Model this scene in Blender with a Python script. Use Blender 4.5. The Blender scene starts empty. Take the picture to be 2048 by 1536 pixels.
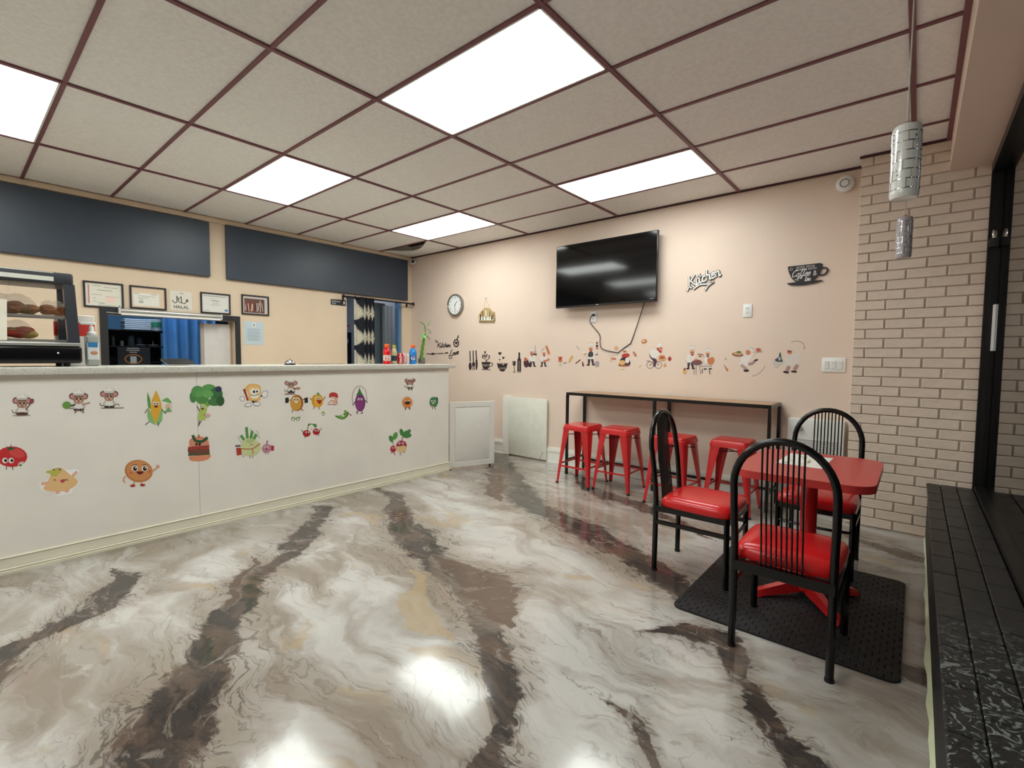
import bpy, bmesh, math, random
from mathutils import Vector, Matrix
random.seed(7)
S = bpy.context.scene
COL = S.collection

# ------------------------------------------------------------------ camera (solved from the ceiling grid)
FPX, YAW, PITCH, ROLL, CAMZ = 957.77, -0.7011, -0.0557, 0.0089, 1.27
_cy, _sy, _cp, _sp = math.cos(YAW), math.sin(YAW), math.cos(PITCH), math.sin(PITCH)
CF = Vector((_sy*_cp, _cy*_cp, _sp)); _r = Vector((_cy, -_sy, 0)); _u = _r.cross(CF)
CR = math.cos(ROLL)*_r + math.sin(ROLL)*_u
CU = -math.sin(ROLL)*_r + math.cos(ROLL)*_u
CAMP = Vector((0, 0, CAMZ))
cd = bpy.data.cameras.new('camera'); cam = bpy.data.objects.new('camera', cd); COL.objects.link(cam)
cd.sensor_width = 36; cd.lens = FPX/2048*36; cd.clip_start = 0.02; cd.clip_end = 60
m = Matrix((CR, CU, -CF)).transposed().to_4x4(); m.translation = CAMP; cam.matrix_world = m
S.camera = cam

# ------------------------------------------------------------------ world (night outside the shop window), exposure
w = bpy.data.worlds.new('night'); S.world = w; w.use_nodes = True
w.node_tree.nodes['Background'].inputs[0].default_value = (0.010, 0.012, 0.017, 1)
w.node_tree.nodes['Background'].inputs[1].default_value = 1.0
S.view_settings.view_transform = 'Standard'; S.view_settings.look = 'None'
S.view_settings.exposure = 0.22; S.view_settings.gamma = 1.0; S.view_settings.use_curve_mapping = False
PANEL_STRENGTH = 11.0

# ------------------------------------------------------------------ helpers
def on(px, py, ax, val):
    """the point where the sight line of a photo pixel meets the plane axis=val"""
    d = CR*((px-1024)/FPX) - CU*((py-768)/FPX) + CF
    return CAMP + d*((val-CAMP[ax])/d[ax])

def lin(c):
    c /= 255.0
    return c/12.92 if c <= 0.04045 else ((c+0.055)/1.055)**2.4
def rgb(h):
    if isinstance(h, str):
        h = h.lstrip('#'); h = ''.join(q*2 for q in h) if len(h) == 3 else h; h = tuple(int(h[i:i+2], 16) for i in (0, 2, 4))
    return (lin(h[0]), lin(h[1]), lin(h[2]), 1)

MATS = {}
def mat(name, col, rough=0.5, metal=0.0, vary=0.04, scale=12.0, bump=0.0, bscale=60.0, emit=None, estr=0.0, trans=0.0, ior=1.45, coat=0.0, alpha=1.0):
    if name in MATS: return MATS[name]
    mt = bpy.data.materials.new(name); mt.use_nodes = True; MATS[name] = mt
    nt = mt.node_tree; b = nt.nodes['Principled BSDF']
    c = rgb(col)
    b.inputs['Roughness'].default_value = rough; b.inputs['Metallic'].default_value = metal
    b.inputs['IOR'].default_value = ior
    if vary > 0:
        tc = nt.nodes.new('ShaderNodeTexCoord'); nz = nt.nodes.new('ShaderNodeTexNoise')
        nz.inputs['Scale'].default_value = scale; nz.inputs['Detail'].default_value = 4
        nt.links.new(tc.outputs['Object'], nz.inputs['Vector'])
        rp = nt.nodes.new('ShaderNodeValToRGB')
        rp.color_ramp.elements[0].position = .3; rp.color_ramp.elements[1].position = .7
        rp.color_ramp.elements[0].color = tuple(v*(1-vary) for v in c[:3])+(1,)
        rp.color_ramp.elements[1].color = tuple(min(1, v*(1+vary)) for v in c[:3])+(1,)
        nt.links.new(nz.outputs['Fac'], rp.inputs['Fac']); nt.links.new(rp.outputs['Color'], b.inputs['Base Color'])
    else:
        b.inputs['Base Color'].default_value = c
    if bump > 0:
        tc2 = nt.nodes.new('ShaderNodeTexCoord'); n2 = nt.nodes.new('ShaderNodeTexNoise'); bp = nt.nodes.new('ShaderNodeBump')
        n2.inputs['Scale'].default_value = bscale; n2.inputs['Detail'].default_value = 3
        bp.inputs['Strength'].default_value = bump; bp.inputs['Distance'].default_value = 0.004
        nt.links.new(tc2.outputs['Object'], n2.inputs['Vector']); nt.links.new(n2.outputs['Fac'], bp.inputs['Height'])
        nt.links.new(bp.outputs['Normal'], b.inputs['Normal'])
    if emit is not None:
        b.inputs['Emission Color'].default_value = rgb(emit); b.inputs['Emission Strength'].default_value = estr
    if trans: b.inputs['Transmission Weight'].default_value = trans
    if coat: b.inputs['Coat Weight'].default_value = coat; b.inputs['Coat Roughness'].default_value = 0.06
    if alpha < 1: b.inputs['Alpha'].default_value = alpha
    return mt
def ink(h): return mat('print_'+h.lstrip('#'), h, 0.55, vary=0)

class MB:
    """collects shapes for ONE mesh object"""
    def __init__(s): s.v = []; s.f = []; s.mi = []; s.cur = 0; s.mats = []
    def use(s, mt):
        if mt not in s.mats: s.mats.append(mt)
        s.cur = s.mats.index(mt); return s
    def face(s, idx): s.f.append(tuple(idx)); s.mi.append(s.cur)
    def add(s, vs, fs, M=None):
        o = len(s.v)
        for p in vs:
            p = Vector(p); s.v.append(M @ p if M is not None else p)
        for f in fs: s.face([i+o for i in f])
        return s
    def box(s, c, d, M=None):
        x, y, z = c; a, b, e = d[0]/2, d[1]/2, d[2]/2
        vs = [(x+i*a, y+j*b, z+k*e) for k in (-1, 1) for j in (-1, 1) for i in (-1, 1)]
        return s.add(vs, [(0,2,3,1), (4,5,7,6), (0,1,5,4), (2,6,7,3), (0,4,6,2), (1,3,7,5)], M)
    def bx(s, x0, x1, y0, y1, z0, z1, M=None):
        return s.box(((x0+x1)/2, (y0+y1)/2, (z0+z1)/2), (abs(x1-x0), abs(y1-y0), abs(z1-z0)), M)
    def rbox(s, c, d, r, seg=3, M=None):
        bm = bmesh.new(); bmesh.ops.create_cube(bm, size=1)
        for v in bm.verts: v.co = Vector((v.co.x*d[0]+c[0], v.co.y*d[1]+c[1], v.co.z*d[2]+c[2]))
        bmesh.ops.bevel(bm, geom=bm.edges[:], offset=min(r, min(d)*.49), segments=seg, profile=.5, affect='EDGES')
        bm.verts.index_update()
        s.add([v.co.copy() for v in bm.verts], [[v.index for v in f.verts] for f in bm.faces], M); bm.free(); return s
    def loft(s, rings, cap0=True, cap1=True, closed=True, M=None):
        n = len(rings[0]); o = len(s.v)
        for rg in rings:
            for p in rg:
                p = Vector(p); s.v.append(M @ p if M is not None else p)
        for k in range(len(rings)-1):
            for i in range(n if closed else n-1):
                j = (i+1) % n
                s.face((o+k*n+i, o+k*n+j, o+(k+1)*n+j, o+(k+1)*n+i))
        if cap0: s.face([o+i for i in range(n)][::-1])
        if cap1: s.face([o+(len(rings)-1)*n+i for i in range(n)])
        return s
    def tube(s, path, r, n=8, closed=False, M=None, cap=True):
        P = [Vector(p) for p in path]; N = len(P); rings = []; up = None
        for i, p in enumerate(P):
            if closed: t = P[(i+1) % N]-P[i-1]
            else: t = P[min(i+1, N-1)]-P[max(i-1, 0)]
            t.normalize()
            if up is None:
                up = Vector((0, 0, 1)) if abs(t.z) < .9 else Vector((1, 0, 0))
            a = t.cross(up)
            if a.length < 1e-5: a = t.cross(Vector((0, 1, 0)))
            a.normalize(); b = a.cross(t); b.normalize(); up = b
            rr = r[i] if isinstance(r, (list, tuple)) else r
            rings.append([p+a*(rr*math.cos(q*2*math.pi/n))+b*(rr*math.sin(q*2*math.pi/n)) for q in range(n)])
        if closed: rings.append(rings[0])
        return s.loft(rings, cap and not closed, cap and not closed, True, M)
    def lathe(s, prof, c=(0, 0, 0), n=20, M=None):
        rings = [[(c[0]+r*math.cos(k*2*math.pi/n), c[1]+r*math.sin(k*2*math.pi/n), c[2]+z) for k in range(n)] for r, z in prof]
        return s.loft(rings, True, True, True, M)
    def ball(s, c, r, n=10, M=None, sc=(1, 1, 1)):
        prof = [(max(1e-4, r*math.sin(math.pi*k/n)), -r*math.cos(math.pi*k/n)) for k in range(n+1)]
        rings = [[(c[0]+q*sc[0]*math.cos(k*2*math.pi/(n*2)), c[1]+q*sc[1]*math.sin(k*2*math.pi/(n*2)), c[2]+z*sc[2]) for k in range(n*2)] for q, z in prof]
        return s.loft(rings, True, True, True, M)
    def prism(s, poly, org, ux, uy, depth):
        """polygon (a,b) in the plane org+a*ux+b*uy, thickened by depth along ux x uy"""
        ux, uy, org = Vector(ux), Vector(uy), Vector(org); nz = ux.cross(uy)
        r0 = [org+ux*a+uy*b for a, b in poly]; r1 = [p+nz*depth for p in r0]
        return s.loft([r0, r1])
    def mesh(s, name, mt=None, smooth=True):
        me = bpy.data.meshes.new(name)
        me.from_pydata([tuple(v) for v in s.v], [], s.f)
        ms = s.mats or [mt]
        for k in ms: me.materials.append(k)
        if s.mats: me.polygons.foreach_set('material_index', s.mi)
        if smooth:
            me.polygons.foreach_set('use_smooth', [True]*len(me.polygons))
            me.set_sharp_from_angle(angle=0.6)
        me.update(); return me
    def build(s, name, mt=None, parent=None, smooth=True):
        o = bpy.data.objects.new(name, s.mesh(name, mt, smooth)); COL.objects.link(o)
        if parent is not None: o.parent = parent
        return o

def tag(o, label, cat, group=None):
    o['label'] = label; o['category'] = cat
    if group: o['group'] = group
    return o
def thing(name, label, cat, loc=(0, 0, 0), rz=0, group=None):
    o = bpy.data.objects.new(name, None); COL.objects.link(o); o.empty_display_size = .1
    o.location = loc; o.rotation_euler = (0, 0, rz)
    return tag(o, label, cat, group)
def struct(o): o['kind'] = 'structure'; return o
def inst(name, me, parent, loc=(0, 0, 0), rot=(0, 0, 0)):
    o = bpy.data.objects.new(name, me); COL.objects.link(o); o.parent = parent; o.location = loc; o.rotation_euler = rot; return o
def copy_tree(o, parent=None):
    c = o.copy(); COL.objects.link(c); c.parent = parent
    for ch in list(o.children): copy_tree(ch, c)
    return c
def rrect(w, h, r, n=6, cx=0, cy=0):
    P = []
    for sx, sy, a0 in ((1, 1, 0), (-1, 1, 90), (-1, -1, 180), (1, -1, 270)):
        for k in range(n+1):
            a = math.radians(a0+90*k/n); P.append((cx+sx*(w/2-r)+r*math.cos(a), cy+sy*(h/2-r)+r*math.sin(a)))
    return P
def smoothpath(P, k=6):
    P = [Vector(p) for p in P]; out = []
    for i in range(len(P)-1):
        p0, p1, p2, p3 = P[max(i-1, 0)], P[i], P[i+1], P[min(i+2, len(P)-1)]
        for q in range(k):
            t = q/k
            out.append(.5*((2*p1)+(p2-p0)*t+(2*p0-5*p1+4*p2-p3)*t*t+(3*p1-p0-3*p2+p3)*t**3))
    return out+[P[-1]]
def textmesh(body, size=1.0, shear=0.0, offset=0.0, align='CENTER', spacing=1.0):
    cu = bpy.data.curves.new('lettering', 'FONT'); cu.body = body; cu.size = size; cu.shear = shear; cu.offset = offset
    cu.align_x = align; cu.space_character = spacing; cu.resolution_u = 3
    ob = bpy.data.objects.new('lettering', cu); COL.objects.link(ob)
    me = bpy.data.meshes.new_from_object(ob.evaluated_get(bpy.context.evaluated_depsgraph_get()))
    vs = [v.co.copy() for v in me.vertices]; fs = [tuple(p.vertices) for p in me.polygons]
    bpy.data.objects.remove(ob); bpy.data.curves.remove(cu); bpy.data.meshes.remove(me)
    return vs, fs
def letters(mb, body, org, ux, uy, size, **kw):
    vs, fs = textmesh(body, size, **kw); ux, uy, org = Vector(ux), Vector(uy), Vector(org)
    mb.add([org+ux*v.x+uy*v.y for v in vs], fs); return mb
# cursive stroke letters (unit box, baseline 0, x-height .5)
GLY = {'K': (.62, [[(.1, 1), (.05, .5), (.0, -.02)], [(.6, .98), (.3, .62), (.08, .45)], [(.2, .5), (.4, .2), (.68, -.12)]]),
 'i': (.22, [[(.05, .5), (.02, .1), (.12, .0), (.24, .12)], [(.08, .7), (.1, .73)]]),
 't': (.3, [[(.12, .9), (.06, .2), (.14, .0), (.3, .14)], [(-.04, .6), (.28, .64)]]),
 'c': (.34, [[(.3, .44), (.14, .5), (.02, .25), (.12, .0), (.36, .14)]]),
 'h': (.42, [[(.12, .95), (.06, .5), (.0, .0)], [(.03, .28), (.2, .5), (.3, .42), (.28, .1), (.34, .0), (.44, .12)]]),
 'e': (.34, [[(.02, .22), (.3, .36), (.2, .52), (.03, .3), (.1, .0), (.36, .14)]]),
 'n': (.44, [[(.04, .5), (.02, .0)], [(.03, .28), (.2, .5), (.3, .4), (.28, .1), (.34, .0), (.44, .12)]]),
 'o': (.38, [[(.2, .5), (.02, .3), (.1, .0), (.3, .12), (.26, .42), (.16, .5), (.38, .42)]]),
 'f': (.32, [[(.34, .9), (.2, .98), (.12, .5), (.06, -.25), (-.06, -.3), (.02, -.05), (.34, .14)]]),
 'a': (.42, [[(.3, .44), (.12, .5), (.02, .22), (.1, .0), (.28, .3), (.32, .48), (.3, .1), (.42, .1)]]),
 'v': (.36, [[(.02, .48), (.1, .05), (.16, .02), (.32, .46), (.4, .44)]]),
 'L': (.6, [[(.42, .95), (.25, 1.0), (.2, .6), (.12, .1), (-.05, .0), (.05, .1), (.5, -.05), (.62, .08)]]),
 'C': (.55, [[(.5, .8), (.4, .98), (.1, .7), (.04, .25), (.2, .0), (.5, .2)]]),
 '&': (.5, [[(.5, .05), (.12, .62), (.18, .78), (.3, .68), (.05, .25), (.15, .0), (.35, .05), (.48, .35)]]),
 'T': (.5, [[(.0, .9), (.55, .96)], [(.3, .93), (.2, .0)]]), ' ': (.3, [])}
def cursive(word, x0=0, y0=0, s=1.0, slant=.18, wide=1.0):
    out = []; x = x0
    for ch in word:
        w_, st = GLY[ch]
        for q in st: out.append([(x+s*(a*wide+slant*b), y0+s*b) for a, b in q])
        x += s*w_*wide*1.04
    return out, x
def ribbon(mb, pts, wd, org, ux, uy, depth=0.0, k=5):
    P = [Vector((a, b, 0)) for a, b in pts]
    if len(P) > 2: P = smoothpath(P, k)
    L, R = [], []
    for i, p in enumerate(P):
        t = P[min(i+1, len(P)-1)]-P[max(i-1, 0)]
        if t.length < 1e-9: t = Vector((1, 0, 0))
        t.normalize(); nn = Vector((-t.y, t.x, 0))
        L.append(p+nn*wd/2); R.append(p-nn*wd/2)
    ux, uy, org = Vector(ux), Vector(uy), Vector(org); nz = ux.cross(uy)
    g = lambda q, d: org+ux*q.x+uy*q.y+nz*d
    if depth <= 0:
        mb.loft([[g(a, 0), g(b, 0)] for a, b in zip(L, R)], False, False, False)
    else:
        mb.loft([[g(a, 0), g(b, 0), g(b, depth), g(a, depth)] for a, b in zip(L, R)])
    return mb

# ------------------------------------------------------------------ materials of the setting
M_wall = mat('beige_wall_paint', (228, 207, 191), .6, vary=.02, scale=3, bump=.06, bscale=90)
M_wall2 = mat('warm_beige_wall_paint', (226, 204, 178), .6, vary=.02, scale=3, bump=.06, bscale=90)
M_brick = mat('beige_painted_brick', (228, 209, 192), .65, vary=.06, scale=18, bump=.35, bscale=70)
M_mortar = mat('painted_mortar', (196, 182, 168), .75, vary=.06, scale=30, bump=.3)
M_white = mat('white_gloss_paint', (232, 230, 222), .35, vary=.02)
M_cream = mat('cream_trim_paint', (232, 226, 205), .35, vary=.03)
M_lam = mat('white_laminate', (242, 237, 228), .4, vary=.03, scale=4)
M_tile = mat('ceiling_tile_offwhite', (246, 245, 242), .85, vary=.05, scale=40, bump=.25, bscale=140)
M_grid = mat('plum_grid_paint', (122, 74, 82), .45, vary=.08)
M_black = mat('black_gloss_metal', (9, 9, 10), .22, vary=.1)
M_blackm = mat('black_matte', (20, 20, 22), .55, vary=.1)
M_plenum = mat('dark_plenum', (12, 12, 12), .9, vary=.1)
M_chrome = mat('chrome', (210, 210, 212), .12, metal=1, vary=.02)
M_alu = mat('brushed_aluminium', (190, 188, 182), .35, metal=.6, vary=.04)
M_red = mat('red_gloss_paint', (196, 30, 34), .25, vary=.05, coat=.4)
M_redl = mat('red_laminate', (186, 52, 50), .28, vary=.03)
M_vinyl = mat('red_vinyl', (204, 30, 32), .22, vary=.04, bump=.05, bscale=30)
M_slate = mat('slate_menu_board', (57, 66, 79), .38, vary=.05, scale=5)
M_plate = mat('white_plastic', (236, 236, 234), .3, vary=.01)

def glassmat(name, col=(255, 255, 255), rough=0.0, ior=1.45):
    if name in MATS: return MATS[name]
    mt = bpy.data.materials.new(name); mt.use_nodes = True; nt = mt.node_tree; nt.nodes.clear()
    o = nt.nodes.new('ShaderNodeOutputMaterial'); g = nt.nodes.new('ShaderNodeBsdfGlossy'); t = nt.nodes.new('ShaderNodeBsdfTransparent')
    fr = nt.nodes.new('ShaderNodeFresnel'); mx = nt.nodes.new('ShaderNodeMixShader')
    g.inputs['Roughness'].default_value = rough; fr.inputs['IOR'].default_value = ior; t.inputs['Color'].default_value = rgb(col)
    nt.links.new(fr.outputs[0], mx.inputs[0]); nt.links.new(t.outputs[0], mx.inputs[1]); nt.links.new(g.outputs[0], mx.inputs[2])
    nt.links.new(mx.outputs[0], o.inputs[0]); MATS[name] = mt; return mt
M_glass = glassmat('clear_glass')

# ---- epoxy floor: poured marble, veins follow curves y = f(x) over the floor
def floor_material():
    mt = bpy.data.materials.new('poured_epoxy_marble'); mt.use_nodes = True
    nt = mt.node_tree; N, L = nt.nodes, nt.links; b = N['Principled BSDF']
    def math_(op, a, c=None, clamp=False):
        n = N.new('ShaderNodeMath'); n.operation = op; n.use_clamp = clamp
        for i, q in enumerate((a, c)):
            if q is None: continue
            if isinstance(q, (int, float)): n.inputs[i].default_value = q
            else: L.new(q, n.inputs[i])
        return n.outputs[0]
    def vmath(op, a, c):
        n = N.new('ShaderNodeVectorMath'); n.operation = op
        for i, q in enumerate((a, c)):
            if isinstance(q, tuple): n.inputs[i].default_value = q
            else: L.new(q, n.inputs[i])
        return n.outputs[0]
    def noise(v, scale, detail=4, rough=.55, dist=0.0):
        n = N.new('ShaderNodeTexNoise'); n.inputs['Scale'].default_value = scale; n.inputs['Detail'].default_value = detail
        n.inputs['Roughness'].default_value = rough; n.inputs['Distortion'].default_value = dist; L.new(v, n.inputs['Vector']); return n
    def smooth(v, lo, hi):
        n = N.new('ShaderNodeMapRange'); n.interpolation_type = 'SMOOTHSTEP'
        n.inputs['From Min'].default_value = lo; n.inputs['From Max'].default_value = hi; L.new(v, n.inputs['Value']); return n.outputs[0]
    def mix(f, a, c):
        n = N.new('ShaderNodeMix'); n.data_type = 'RGBA'
        if isinstance(f, (int, float)): n.inputs[0].default_value = f
        else: L.new(f, n.inputs[0])
        for i, q in ((6, a), (7, c)):
            if isinstance(q, tuple): n.inputs[i].default_value = q
            else: L.new(q, n.inputs[i])
        return n.outputs[2]
    tc = N.new('ShaderNodeTexCoord'); P = tc.outputs['Object']
    def warp(v, scale, amp, detail=3, seed=0.0):
        nz = noise(vmath('ADD', v, (seed, seed*.7, 0)), scale, detail)
        d = vmath('SUBTRACT', nz.outputs['Color'], (.5, .5, .5))
        sc = N.new('ShaderNodeVectorMath'); sc.operation = 'SCALE'; sc.inputs['Scale'].default_value = amp; L.new(d, sc.inputs[0])
        return vmath('ADD', v, sc.outputs[0])
    W1 = warp(P, 1.1, .5, 2, 3.0)
    W2 = warp(W1, 4.0, .22, 4, 11.0)
    W3 = warp(W2, 16.0, .05, 3, 5.0)
    def rotated(v, ang, sx, sy):
        n = N.new('ShaderNodeMapping'); n.inputs['Rotation'].default_value = (0, 0, ang); n.inputs['Scale'].default_value = (sx, sy, 1)
        L.new(v, n.inputs['Vector']); return n.outputs[0]
    flow = rotated(W2, math.radians(28), .85, 2.6)
    flow2 = rotated(W3, math.radians(24), 1.2, 5.5)
    big = noise(flow, 1.15, 5, .55, .7).outputs['Fac']
    mid = noise(flow2, 1.6, 6, .62, 1.2).outputs['Fac']
    fil = noise(rotated(W2, math.radians(24), 1.0, 4.2), 1.7, 2, .5, 1.6).outputs['Fac']
    white, grey, taupe, brown, dark, tan = (rgb(c) for c in ((190, 186, 181), (160, 153, 146), (136, 123, 110), (88, 72, 62), (48, 44, 43), (172, 148, 112)))
    c = mix(math_('MULTIPLY', smooth(big, .40, .66), .95), white, taupe)
    cloud = noise(W1, .9, 3, .5).outputs['Fac']
    c = mix(math_('MULTIPLY', smooth(cloud, .46, .66), .6), c, taupe)
    soft = noise(rotated(W2, math.radians(40), 1.3, 3.2), 2.2, 4, .55, .8).outputs['Fac']
    c = mix(math_('MULTIPLY', smooth(soft, .56, .70), .55), c, white)
    c = mix(math_('MULTIPLY', smooth(mid, .50, .66), .6), c, grey)
    c = mix(math_('MULTIPLY', smooth(mid, .60, .74), .55), c, taupe)
    # thin filaments
    f1 = math_('SUBTRACT', 1.0, smooth(math_('ABSOLUTE', math_('SUBTRACT', fil, .5)), 0.0, .022))
    gate = smooth(noise(P, 1.7, 3).outputs['Fac'], .48, .62)
    c = mix(math_('MULTIPLY', math_('MULTIPLY', f1, gate), .4), c, brown)
    # tan pools
    tanm = smooth(noise(rotated(W2, math.radians(28), .9, 2.0), 1.9, 3, .5, .5).outputs['Fac'], .60, .70)
    c = mix(math_('MULTIPLY', tanm, .55), c, tan)
    # traced veins
    sep = N.new('ShaderNodeSeparateXYZ'); VP = warp(warp(warp(P, 2.6, .16, 2, 21.0), 8.0, .12, 4, 2.0), 30, .03, 2, 9.0)
    L.new(VP, sep.inputs[0]); X, Y = sep.outputs[0], sep.outputs[1]
    xn = math_('DIVIDE', math_('ADD', X, 4.4), 4.8)
    def curve(pts, scale):
        n = N.new('ShaderNodeFloatCurve'); L.new(xn, n.inputs['Value']); cv = n.mapping.curves[0]; n.mapping.extend = 'HORIZONTAL'
        pts = sorted((min(1, max(0, (x+4.4)/4.8)), y/scale) for x, y in pts)
        if pts[0][0] > 0: pts = [(0.0, pts[0][1])]+pts
        if pts[-1][0] < 1: pts = pts+[(1.0, pts[-1][1])]
        cv.points[0].location = pts[0]; cv.points[1].location = pts[-1]
        for p in pts[1:-1]: cv.points.new(*p)
        for p in cv.points: p.handle_type = 'VECTOR' if scale < 2 else 'AUTO_CLAMPED'
        n.mapping.update(); return math_('MULTIPLY', n.outputs[0], scale)
    veins = [
     ([(-3.75, 2.0), (-3.52, 1.79), (-3.2, 1.54), (-2.97, 1.3), (-2.89, 1.12), (-2.62, .95), (-2.45, .79), (-2.25, .67), (-2.05, .55), (-1.8, .42), (-1.3, .2)],
      [(-3.85, 0), (-3.6, .11), (-3.2, .13), (-2.95, .13), (-2.6, .10), (-2.4, .12), (-2.1, .16), (-1.8, .14), (-1.2, .10)], dark),
     ([(-3.48, .62), (-3.21, .51), (-3.07, .44), (-2.98, .3), (-2.9, .1), (-2.6, -.2)], [(-3.6, 0), (-3.35, .09), (-3.1, .13), (-2.95, .12), (-2.7, .08), (-2.4, 0)], dark),
     ([(-3.6, 2.6), (-3.25, 2.36), (-3.02, 2.24), (-2.58, 2.06), (-2.25, 1.93), (-2.0, 1.86), (-1.75, 1.76), (-1.59, 1.66), (-1.35, 1.49), (-1.22, 1.39), (-1.08, 1.26), (-.95, 1.0)],
      [(-3.8, .02), (-3.4, .10), (-3.0, .13), (-2.6, .15), (-2.2, .12), (-1.9, .10), (-1.6, .10), (-1.3, .10), (-1.0, .09), (-.7, .05)], dark),
     ([(-2.3, 1.98), (-1.9, 1.93), (-1.65, 1.86), (-1.4, 1.7)], [(-2.35, 0), (-2.05, .10), (-1.75, .19), (-1.55, .14), (-1.4, 0)], brown),
     ([(-4.1, 4.5), (-3.8, 4.25), (-3.17, 3.72), (-2.75, 3.39), (-2.46, 3.24), (-2.06, 3.09), (-1.77, 2.99), (-1.45, 2.85), (-1.23, 2.74), (-1.03, 2.64), (-.7, 2.5)],
      [(-4.3, .2), (-3.8, .25), (-3.2, .24), (-2.7, .19), (-2.3, .14), (-1.9, .16), (-1.5, .14), (-1.2, .11), (-.95, .12), (-.6, .05)], dark),
     ([(-3.5, 3.75), (-3.0, 3.35), (-2.6, 3.1)], [(-3.6, 0), (-3.3, .14), (-3.0, .13), (-2.7, 0)], brown),
     ([(-.95, 2.05), (-.77, 2.2), (-.66, 2.22), (-.53, 2.11), (-.44, 1.95), (-.34, 1.83), (-.18, 1.71), (.05, 1.5)], [(-.95, 0), (-.85, .04), (-.68, .08), (-.5, .07), (-.3, .06), (0, .07)], dark),
     ([(-2.9, 4.4), (-2.5, 4.1), (-2.2, 3.92), (-1.98, 3.87), (-1.66, 3.78), (-1.3, 3.61), (-.9, 3.45)], [(-3.0, 0), (-2.6, .10), (-2.2, .12), (-1.9, .11), (-1.5, .08), (-1.0, 0)], dark),
     ([(-.78, 1.52), (-.62, 1.44), (-.45, 1.25)], [(-.85, 0), (-.65, .05), (-.5, .05), (-.3, 0)], dark),
     ([(-.4, 4.2), (-.14, 4.06), (.1, 3.98)], [(-.5, 0), (-.3, .05), (-.05, .09), (.1, .08)], brown),
     ([(-2.2, 1.72), (-1.95, 1.5), (-1.66, 1.42), (-1.45, 1.42)], [(-2.25, 0), (-2.0, .10), (-1.75, .09), (-1.5, 0)], tan),
     ([(-3.1, 1.18), (-2.85, 1.0), (-2.5, .86)], [(-3.15, 0), (-2.9, .05), (-2.55, 0)], brown),
    ]
    edge = noise(flow2, 3.2, 5, .65, 1.5).outputs['Fac']
    f2n = noise(rotated(W2, math.radians(30), 1.0, 4.0), 2.0, 2.5, .55, 2.4).outputs['Fac']
    f2 = math_('SUBTRACT', 1.0, smooth(math_('ABSOLUTE', math_('SUBTRACT', f2n, .5)), .004, .03))
    for cen, wid, colr in veins:
        d = math_('ABSOLUTE', math_('SUBTRACT', Y, curve(cen, 5.0)))
        wv = curve(wid, 1.0)
        r = math_('DIVIDE', d, math_('MAXIMUM', wv, .0004))
        r2 = math_('ADD', r, math_('MULTIPLY', math_('SUBTRACT', edge, .5), 1.5))
        halo = math_('SUBTRACT', 1.0, smooth(r2, .9, 3.2))
        core = math_('SUBTRACT', 1.0, smooth(r2, .74, 1.12))
        lace = smooth(noise(W3, 5.5, 5, .6, 1.6).outputs['Fac'], .56, .66)
        core = math_('MULTIPLY', core, math_('SUBTRACT', 1.0, math_('MULTIPLY', lace, .55)))
        c = mix(math_('MULTIPLY', halo, .55 if colr is not tan else .3), c, taupe)
        if colr is not tan: c = mix(math_('MULTIPLY', math_('MULTIPLY', halo, f2), .6), c, dark)
        c = mix(math_('MULTIPLY', core, .93 if colr is not tan else .6), c, mix(smooth(mid, .42, .62), colr, brown if colr is dark else colr))
    L.new(c, b.inputs['Base Color'])
    b.inputs['Roughness'].default_value = .12
    b.inputs['Specular IOR Level'].default_value = .42; b.inputs['Coat Weight'].default_value = .08; b.inputs['Coat Roughness'].default_value = .03
    bp = N.new('ShaderNodeBump'); bp.inputs['Strength'].default_value = .045; bp.inputs['Distance'].default_value = .02
    L.new(noise(P, 3.5, 2).outputs['Fac'], bp.inputs['Height']); L.new(bp.outputs['Normal'], b.inputs['Normal'])
    return mt
M_floor = floor_material()

# ------------------------------------------------------------------ room shell
XL, YB, HC, XG = -6.05, 4.72, 2.79, 0.375          # menu wall, TV wall, ceiling, glass plane
Y0 = -3.2
struct(MB().bx(-8.3, .62, Y0-.12, YB+.13, -.12, 0).build('floor', M_floor))
struct(MB().bx(-8.3, .62, YB, YB+.13, 0, 2.98).build('wall_back', M_wall))
struct(MB().bx(-8.3, .62, Y0-.12, Y0, 0, 2.98).build('wall_front', M_wall))
wl = MB()
HY0, HY1, HZ0, HZ1 = 1.04, 2.185, 1.0, 1.655
DY0, DY1, DZ = 3.60, 4.545, 2.10
for y0, y1, z0, z1 in ((Y0, HY0, 0, 2.98), (HY0, HY1, 0, HZ0), (HY0, HY1, HZ1, 2.98), (HY1, DY0, 0, 2.98), (DY0, DY1, DZ, 2.98), (DY1, YB, 0, 2.98)):
    wl.bx(XL-.12, XL, y0, y1, z0, z1)
struct(wl.build('wall_left', M_wall2))
# the soffit over the shop window
struct(MB().bx(.115, .62, Y0, 4.5, 2.565, 2.98).build('trim_1', M_wall))
# small cornice strip along the top of the menu wall
struct(MB().bx(XL, XL+.022, Y0, YB, 2.735, 2.785).build('trim_2', M_wall2))
# baseboard below the TV, two steps
for nm, x0, x1 in (('baseboard_back', -6.05, -4.12), ('baseboard_back_2', -3.40, -.385)):
    bb = MB(); bb.bx(x0, x1, YB-.016, YB, 0, .135); bb.bx(x0, x1, YB-.022, YB, .135, .165); bb.bx(x0, x1, YB-.012, YB, .165, .187); bb.bx(x0, x1, YB-.026, YB, 0, .018)
    struct(bb.build(nm, M_white))
struct(MB().bx(XL, XL+.014, 2.3, 3.58, 0, .1).build('baseboard_left', M_white))

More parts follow.
